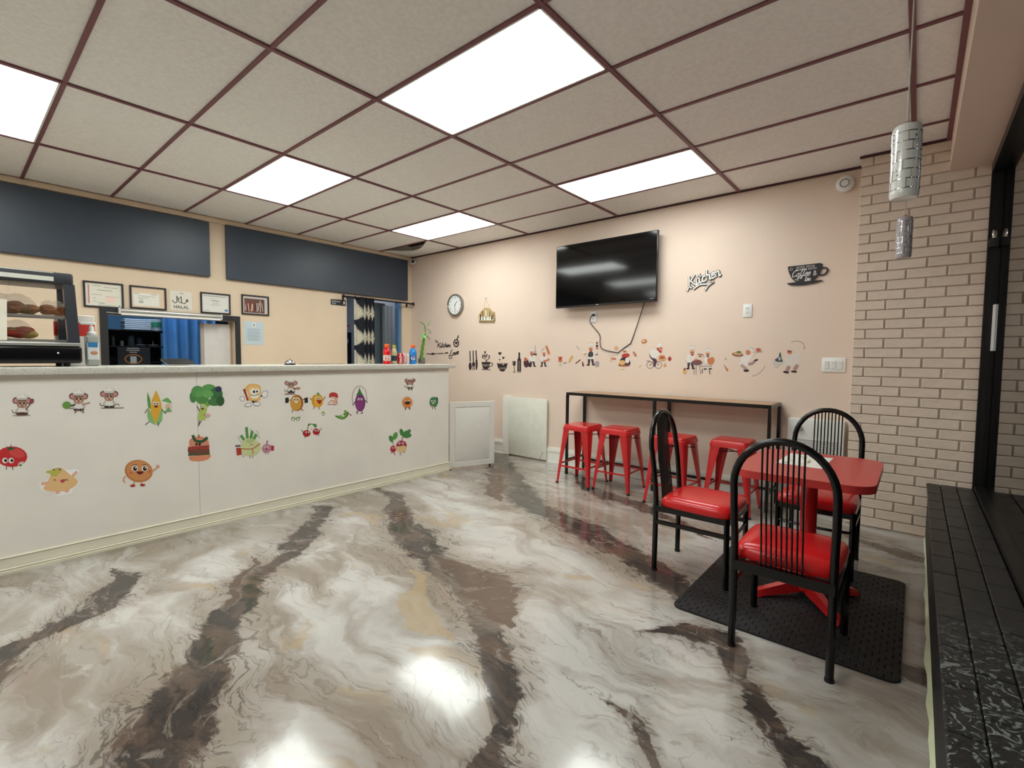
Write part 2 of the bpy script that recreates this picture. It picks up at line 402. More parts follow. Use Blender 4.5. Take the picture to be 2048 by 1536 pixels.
# ---- ceiling: tiles and grid bars
ceil = struct(MB().bx(-8.3, .62, Y0-.12, YB+.13, 2.96, 3.02).build('ceiling', M_plenum))
GX = [-1.30+1.2192*j for j in range(-3, 2)]; GY = [1.713+.6096*i for i in range(-8, 5)]
XS = [XL]+GX+[.115]; YS = [Y0]+GY+[YB]
LIGHTS = [(-1, 0), (-3, 0), (-1, 3), (-3, 3), (-3, -3), (-1, -3), (-3, -6), (-1, -6)]
lightset = set(LIGHTS)
tile_cache = {}
for a in range(len(XS)-1):
    for q in range(len(YS)-1):
        x0, x1, y0, y1 = XS[a], XS[a+1], YS[q], YS[q+1]
        j, i = a-4, q-9
        if (j, i) in lightset: continue
        if a == 0 and q == len(YS)-2:      # the sagging tile in the corner leaves a dark curved gap
            mb = MB(); n = 14; top = []; bot = []
            for k in range(n+1):
                t = k/n; g = .20*math.sin(math.pi*min(1, t))**1.5
                xx = x0+(x1-x0)*t
                top.append((xx, y0+.012+g*1.0, 2.797-g*.15)); bot.append((xx, y1, 2.797))
            mb.loft([[p, s_, Vector(s_)+Vector((0, 0, .012)), Vector(p)+Vector((0, 0, .012))] for p, s_ in zip(top, bot)])
            mb.build('ceiling_tile', M_tile, ceil); continue
        key = (round(x1-x0, 3), round(y1-y0, 3))
        if key not in tile_cache:
            tile_cache[key] = MB().box((0, 0, 0), (key[0]-.004, key[1]-.004, .014)).mesh('ceiling_tile', M_tile, False)
        inst('ceiling_tile', tile_cache[key], ceil, ((x0+x1)/2, (y0+y1)/2, 2.804))
for x in GX:
    MB().bx(x-.0125, x+.0125, Y0, YB, 2.786, 2.797).build('grid_bar', M_grid, ceil)
for y in GY:
    MB().bx(XL, .115, y-.011, y+.011, 2.788, 2.797).build('grid_bar', M_grid, ceil)
MB().bx(XL, .1, YB-.014, YB, 2.780, 2.797).build('wall_angle', mat('dark_plum', (70, 42, 46), .5), ceil)
MB().bx(.090, .117, Y0, 4.5, 2.778, 2.797).build('wall_angle', M_grid, ceil)
MB().bx(-.392, .1, 4.488, 4.5, 2.778, 2.797).build('wall_angle', mat('dark_plum', (70, 42, 46), .5), ceil)
M_panel = mat('lit_diffuser', (240, 244, 240), .6, vary=0, emit=(247, 254, 250), estr=PANEL_STRENGTH)
where = {(-1, 0): 'largest in view, between counter and red table', (-3, 0): 'above the counter next to the long menu board', (-1, 3): 'in front of the television wall, nearest the TV',
         (-3, 3): 'nearest the corner of the menu wall and the wall clock', (-3, -3): 'over the end of the counter with the food warmer', (-1, -3): 'over the entrance side of the room',
         (-3, -6): 'over the rear counter end far from the TV', (-1, -6): 'over the rear of the room far from the TV'}
for j, i in LIGHTS:
    cx, cy = -1.30+1.2192*(j+.5), 1.713+.6096*(i+.5)
    t = thing('ceiling_light', 'lit white ceiling panel light '+where[(j, i)], 'ceiling light', (cx, cy, 2.79), 0, 'recessed ceiling panel lights')
    MB().bx(-.585, .585, -.282, .282, .003, .010).build('diffuser', M_panel, t, False)
    fr = MB()
    fr.bx(-.597, .597, .282, .292, -.001, .02); fr.bx(-.597, .597, -.292, -.282, -.001, .02); fr.bx(.585, .597, -.292, .292, -.001, .02); fr.bx(-.597, -.585, -.292, .292, -.001, .02)
    fr.build('frame', M_plate, t, False)

# ---- painted brick pier beside the window
CH, BL = .0712, .222
pier = struct(MB().bx(-.378, .62, 4.507, 4.72, 0, 2.96).build('wall_right', M_mortar))
bcache = {}
def brick_mesh(w_):
    k = round(w_, 2)
    if k not in bcache: bcache[k] = MB().rbox((0, 0, 0), (k, .016, CH-.0075), .0028, 1).mesh('brick', M_brick)
    return bcache[k]
nrow = int((2.79-.008)/CH)
for n in range(nrow+1):
    z = .008+CH*(n+.5)
    if z+CH/2 > 2.80: continue
    off = .026 if n % 2 else .135
    ed = sorted({-.385, .60} | {off+BL*k for k in range(-4, 5) if -.36 < off+BL*k < .59})
    for e0, e1 in zip(ed[:-1], ed[1:]):
        if e0 > .40: continue
        inst('brick', brick_mesh(e1-e0-.0085), pier, ((e0+e1)/2, 4.505+random.uniform(-.0012, .0012), z))

# ---- shop window: black frame, panes and the black sill of painted brick
win = thing('window_1', '', '', (0, 0, 0)); del win['label']; del win['category']; struct(win)
for y0, y1 in ((Y0, -1.6), (-1.56, 1.4), (1.44, 4.45)):
    MB().bx(XG, XG+.008, y0-.02, y1+.02, .42, 2.545).build('pane', M_glass, win, False)
M_frame = mat('black_frame', (14, 14, 15), .35, vary=.15)
for y in (-1.58, 1.42):
    MB().bx(.322, .43, y-.03, y+.03, .40, 2.565).build('mullion', M_frame, win)
jb = MB(); jb.bx(.322, .43, 4.462, 4.499, .40, 2.565); jb.bx(.340, .36, 4.452, 4.462, .40, 2.565); jb.build('jamb', M_frame, win)
MB().bx(.322, .43, Y0, 4.46, 2.505, 2.563).build('header', M_frame, win)
MB().bx(.330, .43, Y0, 4.46, .402, .43).build('bottom_rail', M_frame, win)
MB().rbox((.352, 4.448, 2.10), (.026, .012, .055), .004, 2).build('latch', M_chrome, win)
MB().rbox((.350, 4.446, 2.045), (.05, .03, .06), .008, 2).build('bracket', M_blackm, win)
MB().bx(.3645, .3745, 4.40, 4.451, 1.34, 1.64).build('contact_strip', M_plate, win)
def worn_black():
    mt = mat('worn_black_sill_paint', (34, 34, 34), .42, vary=.15, scale=8, bump=.6, bscale=45)
    nt = mt.node_tree; b = nt.nodes['Principled BSDF']; src = b.inputs['Base Color'].links[0].from_socket
    tc = nt.nodes.new('ShaderNodeTexCoord'); nz = nt.nodes.new('ShaderNodeTexNoise'); nz.inputs['Scale'].default_value = 26; nz.inputs['Detail'].default_value = 5; nz.inputs['Distortion'].default_value = 2.5
    n2 = nt.nodes.new('ShaderNodeTexNoise'); n2.inputs['Scale'].default_value = 2.2
    geo = nt.nodes.new('ShaderNodeNewGeometry'); sp = nt.nodes.new('ShaderNodeSeparateXYZ')
    nt.links.new(geo.outputs['Position'], nz.inputs['Vector']); nt.links.new(geo.outputs['Position'], n2.inputs['Vector']); nt.links.new(geo.outputs['Position'], sp.inputs[0])
    a = nt.nodes.new('ShaderNodeMapRange'); a.inputs['From Min'].default_value = .55; a.inputs['From Max'].default_value = .60; nt.links.new(nz.outputs['Fac'], a.inputs['Value'])
    c = nt.nodes.new('ShaderNodeMapRange'); c.inputs['From Min'].default_value = 2.3; c.inputs['From Max'].default_value = 1.7; nt.links.new(sp.outputs['Y'], c.inputs['Value'])
    d = nt.nodes.new('ShaderNodeMath'); d.operation = 'MULTIPLY'; nt.links.new(a.outputs[0], d.inputs[0]); nt.links.new(c.outputs[0], d.inputs[1])
    e = nt.nodes.new('ShaderNodeMath'); e.operation = 'MULTIPLY'; e.inputs[1].default_value = .55; nt.links.new(d.outputs[0], e.inputs[0])
    mx = nt.nodes.new('ShaderNodeMix'); mx.data_type = 'RGBA'; mx.inputs[7].default_value = rgb((150, 158, 152))
    nt.links.new(e.outputs[0], mx.inputs[0]); nt.links.new(src, mx.inputs[6]); nt.links.new(mx.outputs[2], b.inputs['Base Color'])
    return mt
M_sill = worn_black()
sill = struct(MB().bx(.098, .62, Y0, 4.499, 0, .388).build('trim_3', M_blackm))
cache = {}
for row, (x0, x1) in enumerate(((.088, .160), (.163, .243), (.246, .328))):
    y = 4.497-(.0 if row % 2 else .11); yprev = 4.497
    while yprev > -1.2:
        L_ = round(yprev-y-.006, 3)
        if L_ > .02:
            k = (row, L_)
            if k not in cache: cache[k] = MB().rbox((0, 0, 0), (x1-x0, L_, .018), .004, 1).mesh('sill_brick', M_sill)
            inst('sill_brick', cache[k], sill, ((x0+x1)/2, (y+yprev)/2, .393+random.uniform(-.0012, .0012)))
        yprev = y; y -= .222
# cream paint line running along the foot of the sill
pl = MB(); k = 0; rings = []
yy = Y0
while yy < 4.5:
    wv = .006+.006*random.random()+(.012 if 1.6 < yy < 3.4 else .0)*(.4+.6*random.random()); h = .012+.01*random.random()
    rings.append([(.099, yy, .0005), (.099-wv, yy, .0005), (.099-wv*.7, yy, h*.5), (.099, yy, h)]); yy += .11
pl.loft(rings); struct(pl.build('trim_4', mat('pale_green_cream_paint', (206, 210, 176), .5)))

# ------------------------------------------------------------------ kitchen behind the hatch and the doorway
M_kdark = mat('kitchen_dark_wall', (30, 34, 42), .7)
struct(MB().bx(-8.3, -8.2, Y0, YB, 0, 2.96).build('wall_kitchen', mat('kitchen_blue_wall', (120, 168, 196), .6)))
struct(MB().bx(-8.2, XL-.12, 2.62, 2.70, 0, 2.96).build('wall_partition', M_kdark))
struct(MB().bx(-8.2, XL-.12, .3, .38, 0, 2.96).build('wall_kitchen_end', M_kdark))
kc = struct(MB().bx(-8.2, XL-.12, Y0, YB, 2.55, 2.6).build('ceiling_kitchen', M_kdark))
t = thing('kitchen_light', 'bluish tube light on the kitchen ceiling behind the hatch', 'ceiling light', (-6.62, 1.5, 2.55))
MB().bx(-.06, .06, -.5, .5, -.05, 0).build('housing', M_plate, t); MB().bx(-.04, .04, -.48, .48, -.06, -.05).build('diffuser', mat('blue_tube', (220, 235, 255), .5, vary=0, emit=(185, 215, 255), estr=42), t)
t = thing('kitchen_light', 'bluish tube light on the ceiling behind the doorway', 'ceiling light', (-6.9, 4.05, 2.55))
MB().bx(-.06, .06, -.4, .4, -.05, 0).build('housing', M_plate, t); MB().bx(-.04, .04, -.38, .38, -.06, -.05).build('diffuser', mat('blue_tube2', (220, 235, 255), .5, vary=0, emit=(185, 215, 255), estr=30), t)
# hatch frame
M_hframe = mat('black_hatch_frame', (36, 36, 38), .5)
hf = MB(); hf.bx(XL-.002, XL+.022, HY0-.06, HY0, HZ0, HZ1+.06); hf.bx(XL-.002, XL+.022, HY1, HY1+.05, HZ0, HZ1+.06); hf.bx(XL-.002, XL+.022, HY0, HY1, HZ1, HZ1+.06)
struct(hf.build('window_2', M_hframe))
struct(MB().bx(XL-.118, XL-.112, 2.155, HY1, HZ0, HZ1).build('trim_5', mat('light_wood_jamb', (206, 180, 140), .5)))
t = thing('sliding_panel', 'off-white sliding panel half closing the kitchen hatch', 'panel', (XL-.085, 2.02, HZ0))
MB().bx(-.01, .01, -.135, .135, 0, .62).build('board', mat('offwhite_panel', (214, 208, 204), .5), t); MB().bx(-.014, .016, -.165, -.132, 0, .63).build('stile', mat('greige_stile', (170, 160, 150), .5), t)
t = thing('roller_bar', 'pale grey rolled shutter bar mounted over the kitchen hatch', 'shutter', (-5.985, 1.575, 1.665))
MB().tube([(0, -.445, .028), (0, .445, .028)], .024, 14).build('tube', M_alu, t)
MB().bx(-.012, .012, -.44, .44, -.012, .012).build('bottom_bar', M_plate, t)
MB().bx(-.065, .012, -.455, -.443, -.002, .055).build('bracket', M_plate, t); MB().bx(-.065, .012, .443, .455, -.002, .055).build('bracket', M_plate, t)
tag(MB().tube([(-6.03, 1.03, 1.672), (-6.03, 1.15, 1.668)], .005, 6).build('pull_rod', M_alu), 'thin metal rod beside the shutter bar over hatch', 'rod')
# inside the kitchen
t = thing('storage_rack', 'tall black kitchen rack full of dark utensils behind the hatch', 'rack', (-7.05, 1.42, 0))
for z in (.9, 1.18, 1.36, 1.545):
    MB().bx(-.2, .2, -.36, .33, z-.012, z).build('shelf', M_blackm, t)
MB().bx(-.21, -.2, -.36, .33, 0, 1.545).build('back_panel', M_blackm, t)
for sx in (-1, 1):
    for y in (-.35, .32): MB().bx(sx*.19-.012, sx*.19+.012, y-.012, y+.012, 0, 1.56).build('post', M_blackm, t)
for i, (px_, py_, wd, hh, colr, lab) in enumerate(((262, 690, .035, .12, (70, 84, 92), 'tall blue-grey jar on the black kitchen rack'), (279, 690, .03, .1, (44, 52, 60), 'dark jar beside a taller jar on kitchen rack'),
        (244, 692, .016, .06, (150, 165, 165), 'tiny pale shaker on the black kitchen rack'), (227, 695, .014, .11, (80, 84, 80), 'slim dark bottle at the rack end by hatch frame'))):
    p = on(px_, py_, 0, -6.93)
    tag(MB().lathe([(wd*.9, 0), (wd, .01), (wd, hh*.75), (wd*.6, hh*.9), (wd*.6, hh)], (p.x, p.y, 1.36), 14).build('jar', mat('jar%d' % i, colr, .3)), lab, 'jar')
for i, (px_, lab) in enumerate(((281, 'small white dish on the black kitchen rack'), (306, 'low white tray with handle on the black kitchen rack'))):
    p = on(px_, 690, 0, -6.95)
    mb = MB().lathe([(.03, 0), (.055, .012), (.06, .022), (.05, .018), (.02, .012)], (p.x, p.y, 1.36), 16)
    if i: mb.bx(p.x-.003, p.x+.003, p.y-.004, p.y+.004, 1.37, 1.42)
    tag(mb.build('dish', mat('pale_dish', (190, 205, 210), .3)), lab, 'dish')
p0 = on(245, 655, 0, -6.95); p1 = on(300, 655, 0, -6.95)
for k in range(6):
    lab = ('lowest', 'second lowest', 'third', 'fourth', 'second highest', 'topmost')[k]+' white foam box in the stack on the kitchen rack'
    mb = MB().rbox((-6.97, (p0.y+p1.y)/2, 1.546+.021*k+.0105), (.2, p1.y-p0.y-.01*(k % 2), .0205), .006, 2)
    tag(mb.build('foam_box', mat('foam_white', (225, 235, 240), .6)), lab, 'box', 'foam boxes stacked in the kitchen')
p = on(312, 660, 0, -6.95)
t = thing('tub', 'white plastic tub with green label on the kitchen rack', 'tub', (-6.97, p.y, 1.546))
MB().lathe([(.052, 0), (.06, .12), (.063, .122), (.063, .135), (.02, .137)], n=20).build('body', mat('tub_white', (230, 238, 236), .4), t)
MB().lathe([(.0575, .045), (.061, .105)], n=20).build('label_band', mat('tub_green', (70, 160, 120), .5), t)
# blue curtain in the kitchen
def wavy(y0, y1, z0, z1, x, amp, waves, n=48, m=8, gather=0.0, ph=0.0):
    mb = MB(); rings = []
    for k in range(m+1):
        tz = k/m; z = z0+(z1-z0)*tz; rg = []
        for i in range(n+1):
            u = i/n; y = y0+(y1-y0)*u+gather*(1-tz)*(u-.5)
            rg.append((x+amp*math.sin(u*waves*2*math.pi+ph+.5*tz)+amp*.4*math.sin(u*waves*5.1+2*tz), y, z))
        rings.append(rg)
    mb.loft(rings, False, False, False); return mb
pa = on(326, 690, 0, -6.76); pb = on(413, 690, 0, -6.76)
t = thing('kitchen_curtain', 'bright blue curtain hanging in the kitchen behind the hatch', 'curtain', (0, 0, 0))
wavy(pa.y, pb.y+.1, .35, 2.0, -6.76, .018, 5).build('fabric', mat('blue_curtain', (104, 172, 234), .7, vary=.05), t)
MB().tube([(-6.76, pa.y-.05, 2.0), (-6.76, 2.62, 2.0)], .01).build('rod', M_chrome, t)
# dark poster with an orange ring leaning on the rack
p = on(268, 705, 0, -6.75)
t = thing('kitchen_poster', 'black placard with orange ring standing inside the kitchen hatch', 'placard', (-6.75, p.y, 0))
MB().rbox((0, 0, .62), (.02, .30, 1.44), .006).build('board', mat('poster_black', (22, 24, 26), .6), t)
mb = MB(); ring = [(math.cos(a*math.pi/16), math.sin(a*math.pi/16)) for a in range(33)]
q = on(267, 718, 0, -6.738)
ribbon(mb, [(c*.075, s_*.05) for c, s_ in ring], .010, (.012, q.y-p.y, q.z), (0, 1, 0), (0, 0, 1), k=1); mb.build('ring', ink('#d8863a'), t)
mb = MB(); mb.bx(.0105, .0125, q.y-p.y-.028, q.y-p.y+.028, q.z-.045, q.z+.03)
mb.build('cup_print', ink('#cfd4cc'), t)
mb = MB()
for zz, ww in ((q.z+.12, .055), (q.z+.098, .06), (q.z+.076, .035)): mb.bx(.0105, .0125, q.y-p.y-ww, q.y-p.y+ww, zz-.005, zz+.005)
mb.build('caption_print', ink('#c9c4b4'), t)
# doorway: grey-blue steel door leaf, blue edge, things on the left
struct(MB().bx(XL-.30, XL-.26, 3.98, 4.42, 0, 2.08).build('door_1', mat('grey_blue_steel', (88, 100, 108), .32, vary=.05)))
struct(MB().bx(XL-.12, XL-.03, 4.50, 4.544, 0, 2.1).build('trim_6', mat('blue_jamb', (92, 130, 170), .5)))
struct(MB().bx(XL-.12, XL-.002, 3.601, 3.615, 0, 2.1).build('trim_7', M_wall2))
tag(wavy(4.30, 4.5, .1, 2.04, -6.22, .012, 3.0).build('plastic_strip', mat('clear_strip', (150, 158, 160), .12, trans=.6)), 'clear plastic strip hanging in the doorway beside grey door', 'strip curtain')
t = thing('hanging_bag', 'dark garment with blue trim hanging inside the doorway', 'garment', (-6.5, 3.78, 0))
wavy(-.16, .16, .2, 1.62, 0, .02, 2.2).build('cloth', mat('navy_cloth', (38, 42, 66), .8), t)
MB().bx(.022, .045, -.1, .1, 1.46, 1.52).build('blue_band', mat('blue_band', (90, 150, 220), .6), t)
MB().bx(.022, .045, -.12, .12, 1.70, 1.73).build('hanger_bar', mat('magenta_bar', (150, 60, 120), .6), t)
MB().tube([(.03, 0, 1.73), (.03, 0, 2.55)], .004, 6).build('cord', M_alu, t)
# patterned curtain and its rod
M_navy = mat('navy_curtain', (22, 24, 36), .8, vary=.1); M_lace = mat('cream_lace_print', (206, 200, 180), .8, vary=.25, scale=160)
rod = thing('curtain_rod', 'black curtain rod with ball ends over the doorway', 'curtain rod', (-5.955, 4.09, 2.075))
MB().tube([(0, -.56, 0), (0, .57, 0)], .011, 10).build('pole', M_black, rod)
for s_ in (-1, 1):
    MB().ball((0, s_*.585+.005, 0), .024, 8).build('finial', M_black, rod)
    mb = MB(); mb.bx(-.093, .0, s_*.535-.006, s_*.535+.006, -.008, .004); mb.bx(-.094, -.086, s_*.535-.012, s_*.535+.012, -.05, .02); mb.bx(-.006, .006, s_*.535-.006, s_*.535+.006, -.03, -.008); mb.build('bracket', M_black, rod)
cur = thing('doorway_curtain', 'navy curtain with cream lace motifs gathered in the doorway', 'curtain', (0, 0, 0))
def lace_curtain(y0, y1, folds, phase, halfmotif):
    mb = MB(); n, mz = 56, 190; z0, z1 = .12, 2.09; rings = []
    for k in range(mz+1):
        z = z0+(z1-z0)*k/mz; rg = []
        for i in range(n+1):
            u = i/n; sp = 1+.10*(1-k/mz)
            rg.append((-5.955+.022*math.sin(u*folds*2*math.pi+phase), y0+(y1-y0)*((u-.5)*sp+.5), z))
        rings.append(rg)
    o = len(mb.v)
    for rg in rings: mb.v += [Vector(p) for p in rg]
    mb.use(M_navy); mb.use(M_lace)
    for k in range(mz):
        for i in range(n):
            u = (i+.5)/n; z = z0+(z1-z0)*(k+.5)/mz
            zz = ((z-.02) % .345)/.345
            if halfmotif: du = u*.95
            else: du = abs(((u*folds) % 1.0)-.5)*2.05
            lim = max(0, (zz-.04)/.28)**.4 if zz < .32 else max(0, 1-((zz-.32)/.57)**1.9)
            lim += .10*math.sin(z*260+i*1.1)
            on_ = .06 < zz < .88 and du < lim
            if on_ and (math.sin(i*1.7+k*.9)*math.sin(k*1.3-i*.6)) > .72: on_ = False
            mb.cur = 1 if on_ else 0
            a = o+k*(n+1)+i; mb.face((a, a+1, a+n+2, a+n+1))
    return mb
lace_curtain(3.655, 3.80, 1, 1.2, True).build('panel', None, cur)
lace_curtain(3.805, 3.985, 3, .3, False).build('panel', None, cur)

# ------------------------------------------------------------------ menu wall: boards, frames, notices
def board(label, y0, y1, z0, z1):
    t = thing('menu_board', label, 'board', (XL, (y0+y1)/2, z0), 0, 'blank menu boards')
    a = (y1-y0)/2; h = z1-z0
    MB().rbox((.024, 0, h/2), (.044, 2*a, h), .003, 1).build('panel', M_slate, t)
    return t
board('long blank slate-grey board over the framed certificates', -1.2, 1.932, 2.13, 2.722)
board('blank charcoal board over the doorway curtain', 2.10, 4.622, 2.127, 2.735)
def framed(label, pix, fill, lines, cat='picture', frame=(38, 32, 32), mat_in=None, depth=.018, bw=.014):
    A = [on(a, b, 0, XL) for a, b in pix]; y0 = (A[0].y+A[3].y)/2; y1 = (A[1].y+A[2].y)/2; z1 = (A[0].z+A[1].z)/2; z0 = (A[2].z+A[3].z)/2
    t = thing('framed_picture' if frame else 'wall_notice', label, cat, (XL, (y0+y1)/2, z0)); a = (y1-y0)/2; h = z1-z0
    MB().bx(.001, .006 if frame else .003, -a, a, 0, h).build('sheet', mat('sheet_%02x%02x%02x' % fill, fill, .5, vary=.02), t)
    if frame:
        fr = MB(); fr.bx(.001, depth, -a, -a+bw, 0, h); fr.bx(.001, depth, a-bw, a, 0, h); fr.bx(.001, depth, -a+bw, a-bw, 0, bw); fr.bx(.001, depth, -a+bw, a-bw, h-bw, h)
        fr.build('frame', mat('frame_%02x%02x%02x' % frame, frame, .4), t)
    x = .0064 if frame else .0034
    groups = {}
    for (u0, u1, v0, v1, c) in lines:      # printed blocks, fractions of the sheet
        groups.setdefault(c, []).append((u0, u1, v0, v1))
    if groups:
        mb = MB(); k = 0
        for c, rs in groups.items():
            mb.use(ink(c))
            for (u0, u1, v0, v1) in rs:
                k += 1; xx = x+.00012*k
                mb.add([(xx, -a+2*a*u0, h*v0), (xx, -a+2*a*u1, h*v0), (xx, -a+2*a*u1, h*v1), (xx, -a+2*a*u0, h*v1)], [(0, 1, 2, 3)])
        o = mb.build('printing', None, t, False)
        if k > 2: o['kind'] = 'stuff'
    return t, a, h
def tl(u0, u1, v, c='#9a968e', h=.018): return (u0, u1, v-h/2, v+h/2, c)
framed('framed certificate with red stripe, left of the other certificates', [(165, 560), (246, 569), (247, 619), (167, 612)], (228, 224, 208),
       [(.11, .15, .14, .86, '#c98a8a'), (.55, .78, .22, .45, '#f0d2c4'), tl(.22, .45, .84), tl(.5, .86, .80), tl(.33, .72, .68, '#7d7a74'), tl(.2, .45, .5, '#c99'), tl(.55, .88, .44, '#caa'), tl(.22, .3, .36), tl(.22, .32, .24), tl(.36, .52, .18, '#6f6c66'), tl(.36, .8, .10), (.86, .91, .08, .12, '#777')])
framed('framed certificate with small sheet on a beige mat', [(258, 569), (332, 578), (332, 622), (260, 615)], (226, 202, 174),
       [(.06, .09, .05, .95, '#ead8d0'), (.1, .80, .14, .70, '#e8e4da'), tl(.13, .26, .66, '#555'), tl(.57, .74, .66, '#666'), tl(.2, .7, .56), tl(.22, .5, .48), tl(.24, .36, .42, '#777'), (.24, .36, .25, .36, '#b8b4ac')])
t, a, h = framed('white sign with Arabic calligraphy over the word HALAL', [(340, 580), (384, 585), (383, 623), (340, 619)], (226, 220, 206), [], 'sign', None)
mb = MB(); kk = dict(org=(.0045, 0, h*.5), ux=(0, a, 0), uy=(0, 0, h*.5))
for st, wd in ((([(.72, -.02), (.45, .06), (.62, .18), (.35, -.22), (.05, -.2)], .07)), ([(.05, -.2), (.0, .45)], .07), ([(.05, -.2), (-.2, -.12), (-.32, .4)], .07),
               ([(-.28, .1), (-.02, .42)], .05), ([(-.42, .5), (-.38, -.05), (-.55, -.25), (-.76, -.12), (-.78, .02)], .07), ([(.06, .72), (.1, .76)], .09), ([(-.02, .80), (.03, .84)], .09), ([(.2, .72), (.23, .75)], .08), ([(-.2, .72), (-.16, .75)], .07)):
    ribbon(mb, st, wd, **kk)
mb.build('calligraphy', ink('#3a3a3a'), t, False)
letters(MB(), 'HALAL', (.0045, 0, h*.10), (0, 1, 0), (0, 0, 1), .046, offset=.0006).build('lettering', ink('#4a463f'), t, False)
framed('framed certificate with blue seal, directly above the hatch corner', [(400, 584), (460, 589), (460, 630), (401, 625)], (224, 222, 214),
       [tl(.1, .86, .84, '#8f8c86', .03), tl(.3, .55, .72, '#c8b8a8'), tl(.36, .62, .62, '#7d7a74', .03), tl(.4, .6, .5), tl(.34, .64, .42), tl(.1, .28, .14), (.80, .92, .14, .24, '#5b8fb8')])
t, a, h = framed('framed dark photo of kitchen utensils beside the certificates', [(482, 588), (537, 594), (537, 632), (483, 628)], (206, 196, 190), [(.1, .84, .1, .82, '#6a4a3e')])
mb = MB()
for i in range(16):
    u = .14+.66*i/16; mb.use(ink(random.choice(['#c9b8a2', '#a33c2e', '#3a2a26', '#d8cabc', '#7d2f38'])))
    ribbon(mb, [(-a+2*a*u, h*(.14+.1*random.random())), (-a+2*a*(u+random.uniform(-.04, .04)), h*(.5+.25*random.random()))], .008, (.0092+.0001*i, 0, 0), (0, 1, 0), (0, 0, 1))
mb.build('utensil_print', None, t, False)
framed('pale blue printed notice taped below the utensil photo', [(487, 641), (526, 645), (528, 690), (489, 689)], (196, 210, 216),
       [(.42, .60, .76, .94, '#e8e8e0'), (.47, .54, .80, .90, '#6f8a98')]+[tl(.12+.05*(k % 2), .86-.06*(k % 3), .68-.055*k, '#8fa3ae', .014) for k in range(10)], 'notice', None)
t, a, h = framed('small black door sign beside the curtain rod', [(662, 599), (691, 600), (691, 611), (661, 610)], (30, 30, 34), [(.84, .93, .25, .8, '#d8d8d8')], 'sign', (110, 110, 112), None, .0045, .004)
mb = MB(); letters(mb, 'Employees', (.0068, -a*.9, h*.56), (0, 1, 0), (0, 0, 1), .030, align='LEFT'); letters(mb, 'Only', (.0068, -a*.9, h*.16), (0, 1, 0), (0, 0, 1), .030, align='LEFT'); mb.build('lettering', ink('#e4e4e4'), t, False)

# ------------------------------------------------------------------ counter
XC = -3.96
cn = thing('service_counter', 'long white laminate service counter covered in food stickers', 'counter', (0, 0, 0))
for y0, y1 in ((-1.6, 1.166), (1.168, 3.60)):
    MB().bx(XC-.03, XC, y0, y1, .0, 1.143).build('front_panel', M_lam, cn)
MB().bx(-4.5, XC-.031, 3.575, 3.60, 0, 1.143).build('end_panel', M_lam, cn)
MB().bx(-4.5, -4.47, -1.6, 3.574, 0, 1.143).build('back_panel', M_lam, cn)
bm_ = MB()
prof = [(0, 0), (.022, 0), (.022, .014), (.014, .018), (.020, .026), (.013, .032), (.013, .040), (.010, .046), (.010, .086), (.016, .092), (.006, .098), (0, .098)]
bm_.loft([[(XC+a, y, b) for a, b in prof] for y in (-1.6, 3.622)])
bm_.loft([[(x, 3.6+a, b) for a, b in prof] for x in (-4.5, XC+.022)])
bm_.build('base_moulding', M_cream, cn)
def quartz():
    mt = mat('speckled_quartz', (212, 210, 200), .25, vary=.03); nt = mt.node_tree; b = nt.nodes['Principled BSDF']; src = b.inputs['Base Color'].links[0].from_socket
    n = nt.nodes.new('ShaderNodeTexNoise'); n.inputs['Scale'].default_value = 160; n.inputs['Detail'].default_value = 2; tc = nt.nodes.new('ShaderNodeTexCoord'); nt.links.new(tc.outputs['Object'], n.inputs['Vector'])
    r = nt.nodes.new('ShaderNodeMapRange'); r.inputs['From Min'].default_value = .6; r.inputs['From Max'].default_value = .68; nt.links.new(n.outputs['Fac'], r.inputs['Value'])
    mx = nt.nodes.new('ShaderNodeMix'); mx.data_type = 'RGBA'; mx.inputs[7].default_value = rgb((150, 148, 138)); nt.links.new(r.outputs[0], mx.inputs[0]); nt.links.new(src, mx.inputs[6]); nt.links.new(mx.outputs[2], b.inputs['Base Color']); return mt
ZT = 1.186
tag(MB().rbox((-4.23, 1.035, (1.144+ZT)/2), (.64, 5.27, ZT-1.144), .004, 2).build('countertop', quartz()), 'pale speckled stone slab on top of the service counter', 'countertop')
# half-height gate at the counter end
g0, g1 = Vector((-3.985, 3.635, 0)), Vector((-3.765, 4.135, 0)); ga = math.atan2(g1.y-g0.y, g1.x-g0.x); gw = (g1-g0).length
gt = thing('counter_gate', 'white panelled half-height swing gate at the end of counter', 'gate', g0, ga)
def panel_door(t, w_, z0, z1, th, fw):
    MB().bx(0, w_, -th/2, th/2, z0, z1).build('leaf', M_white, t)
    fr = MB()
    for sgn in (-1, 1):
        y0, y1 = (th/2, th/2+.008) if sgn > 0 else (-th/2-.008, -th/2)
        fr.bx(0, fw, y0, y1, z0, z1); fr.bx(w_-fw, w_, y0, y1, z0, z1); fr.bx(fw, w_-fw, y0, y1, z0, z0+fw); fr.bx(fw, w_-fw, y0, y1, z1-fw, z1)
    fr.build('frame', M_white, t)
    MB().rbox((w_/2, 0, (z0+z1)/2), (w_-2*fw-.02, th+.012, z1-z0-2*fw-.02), .005, 2).build('raised_panel', M_white, t)
panel_door(gt, gw, .024, .758, .022, .055)
MB().lathe([(.011, 0), (.011, .010), (.007, .014), (.007, .026)], (gw-.05, 0, 0), 12).build('foot', M_blackm, gt)
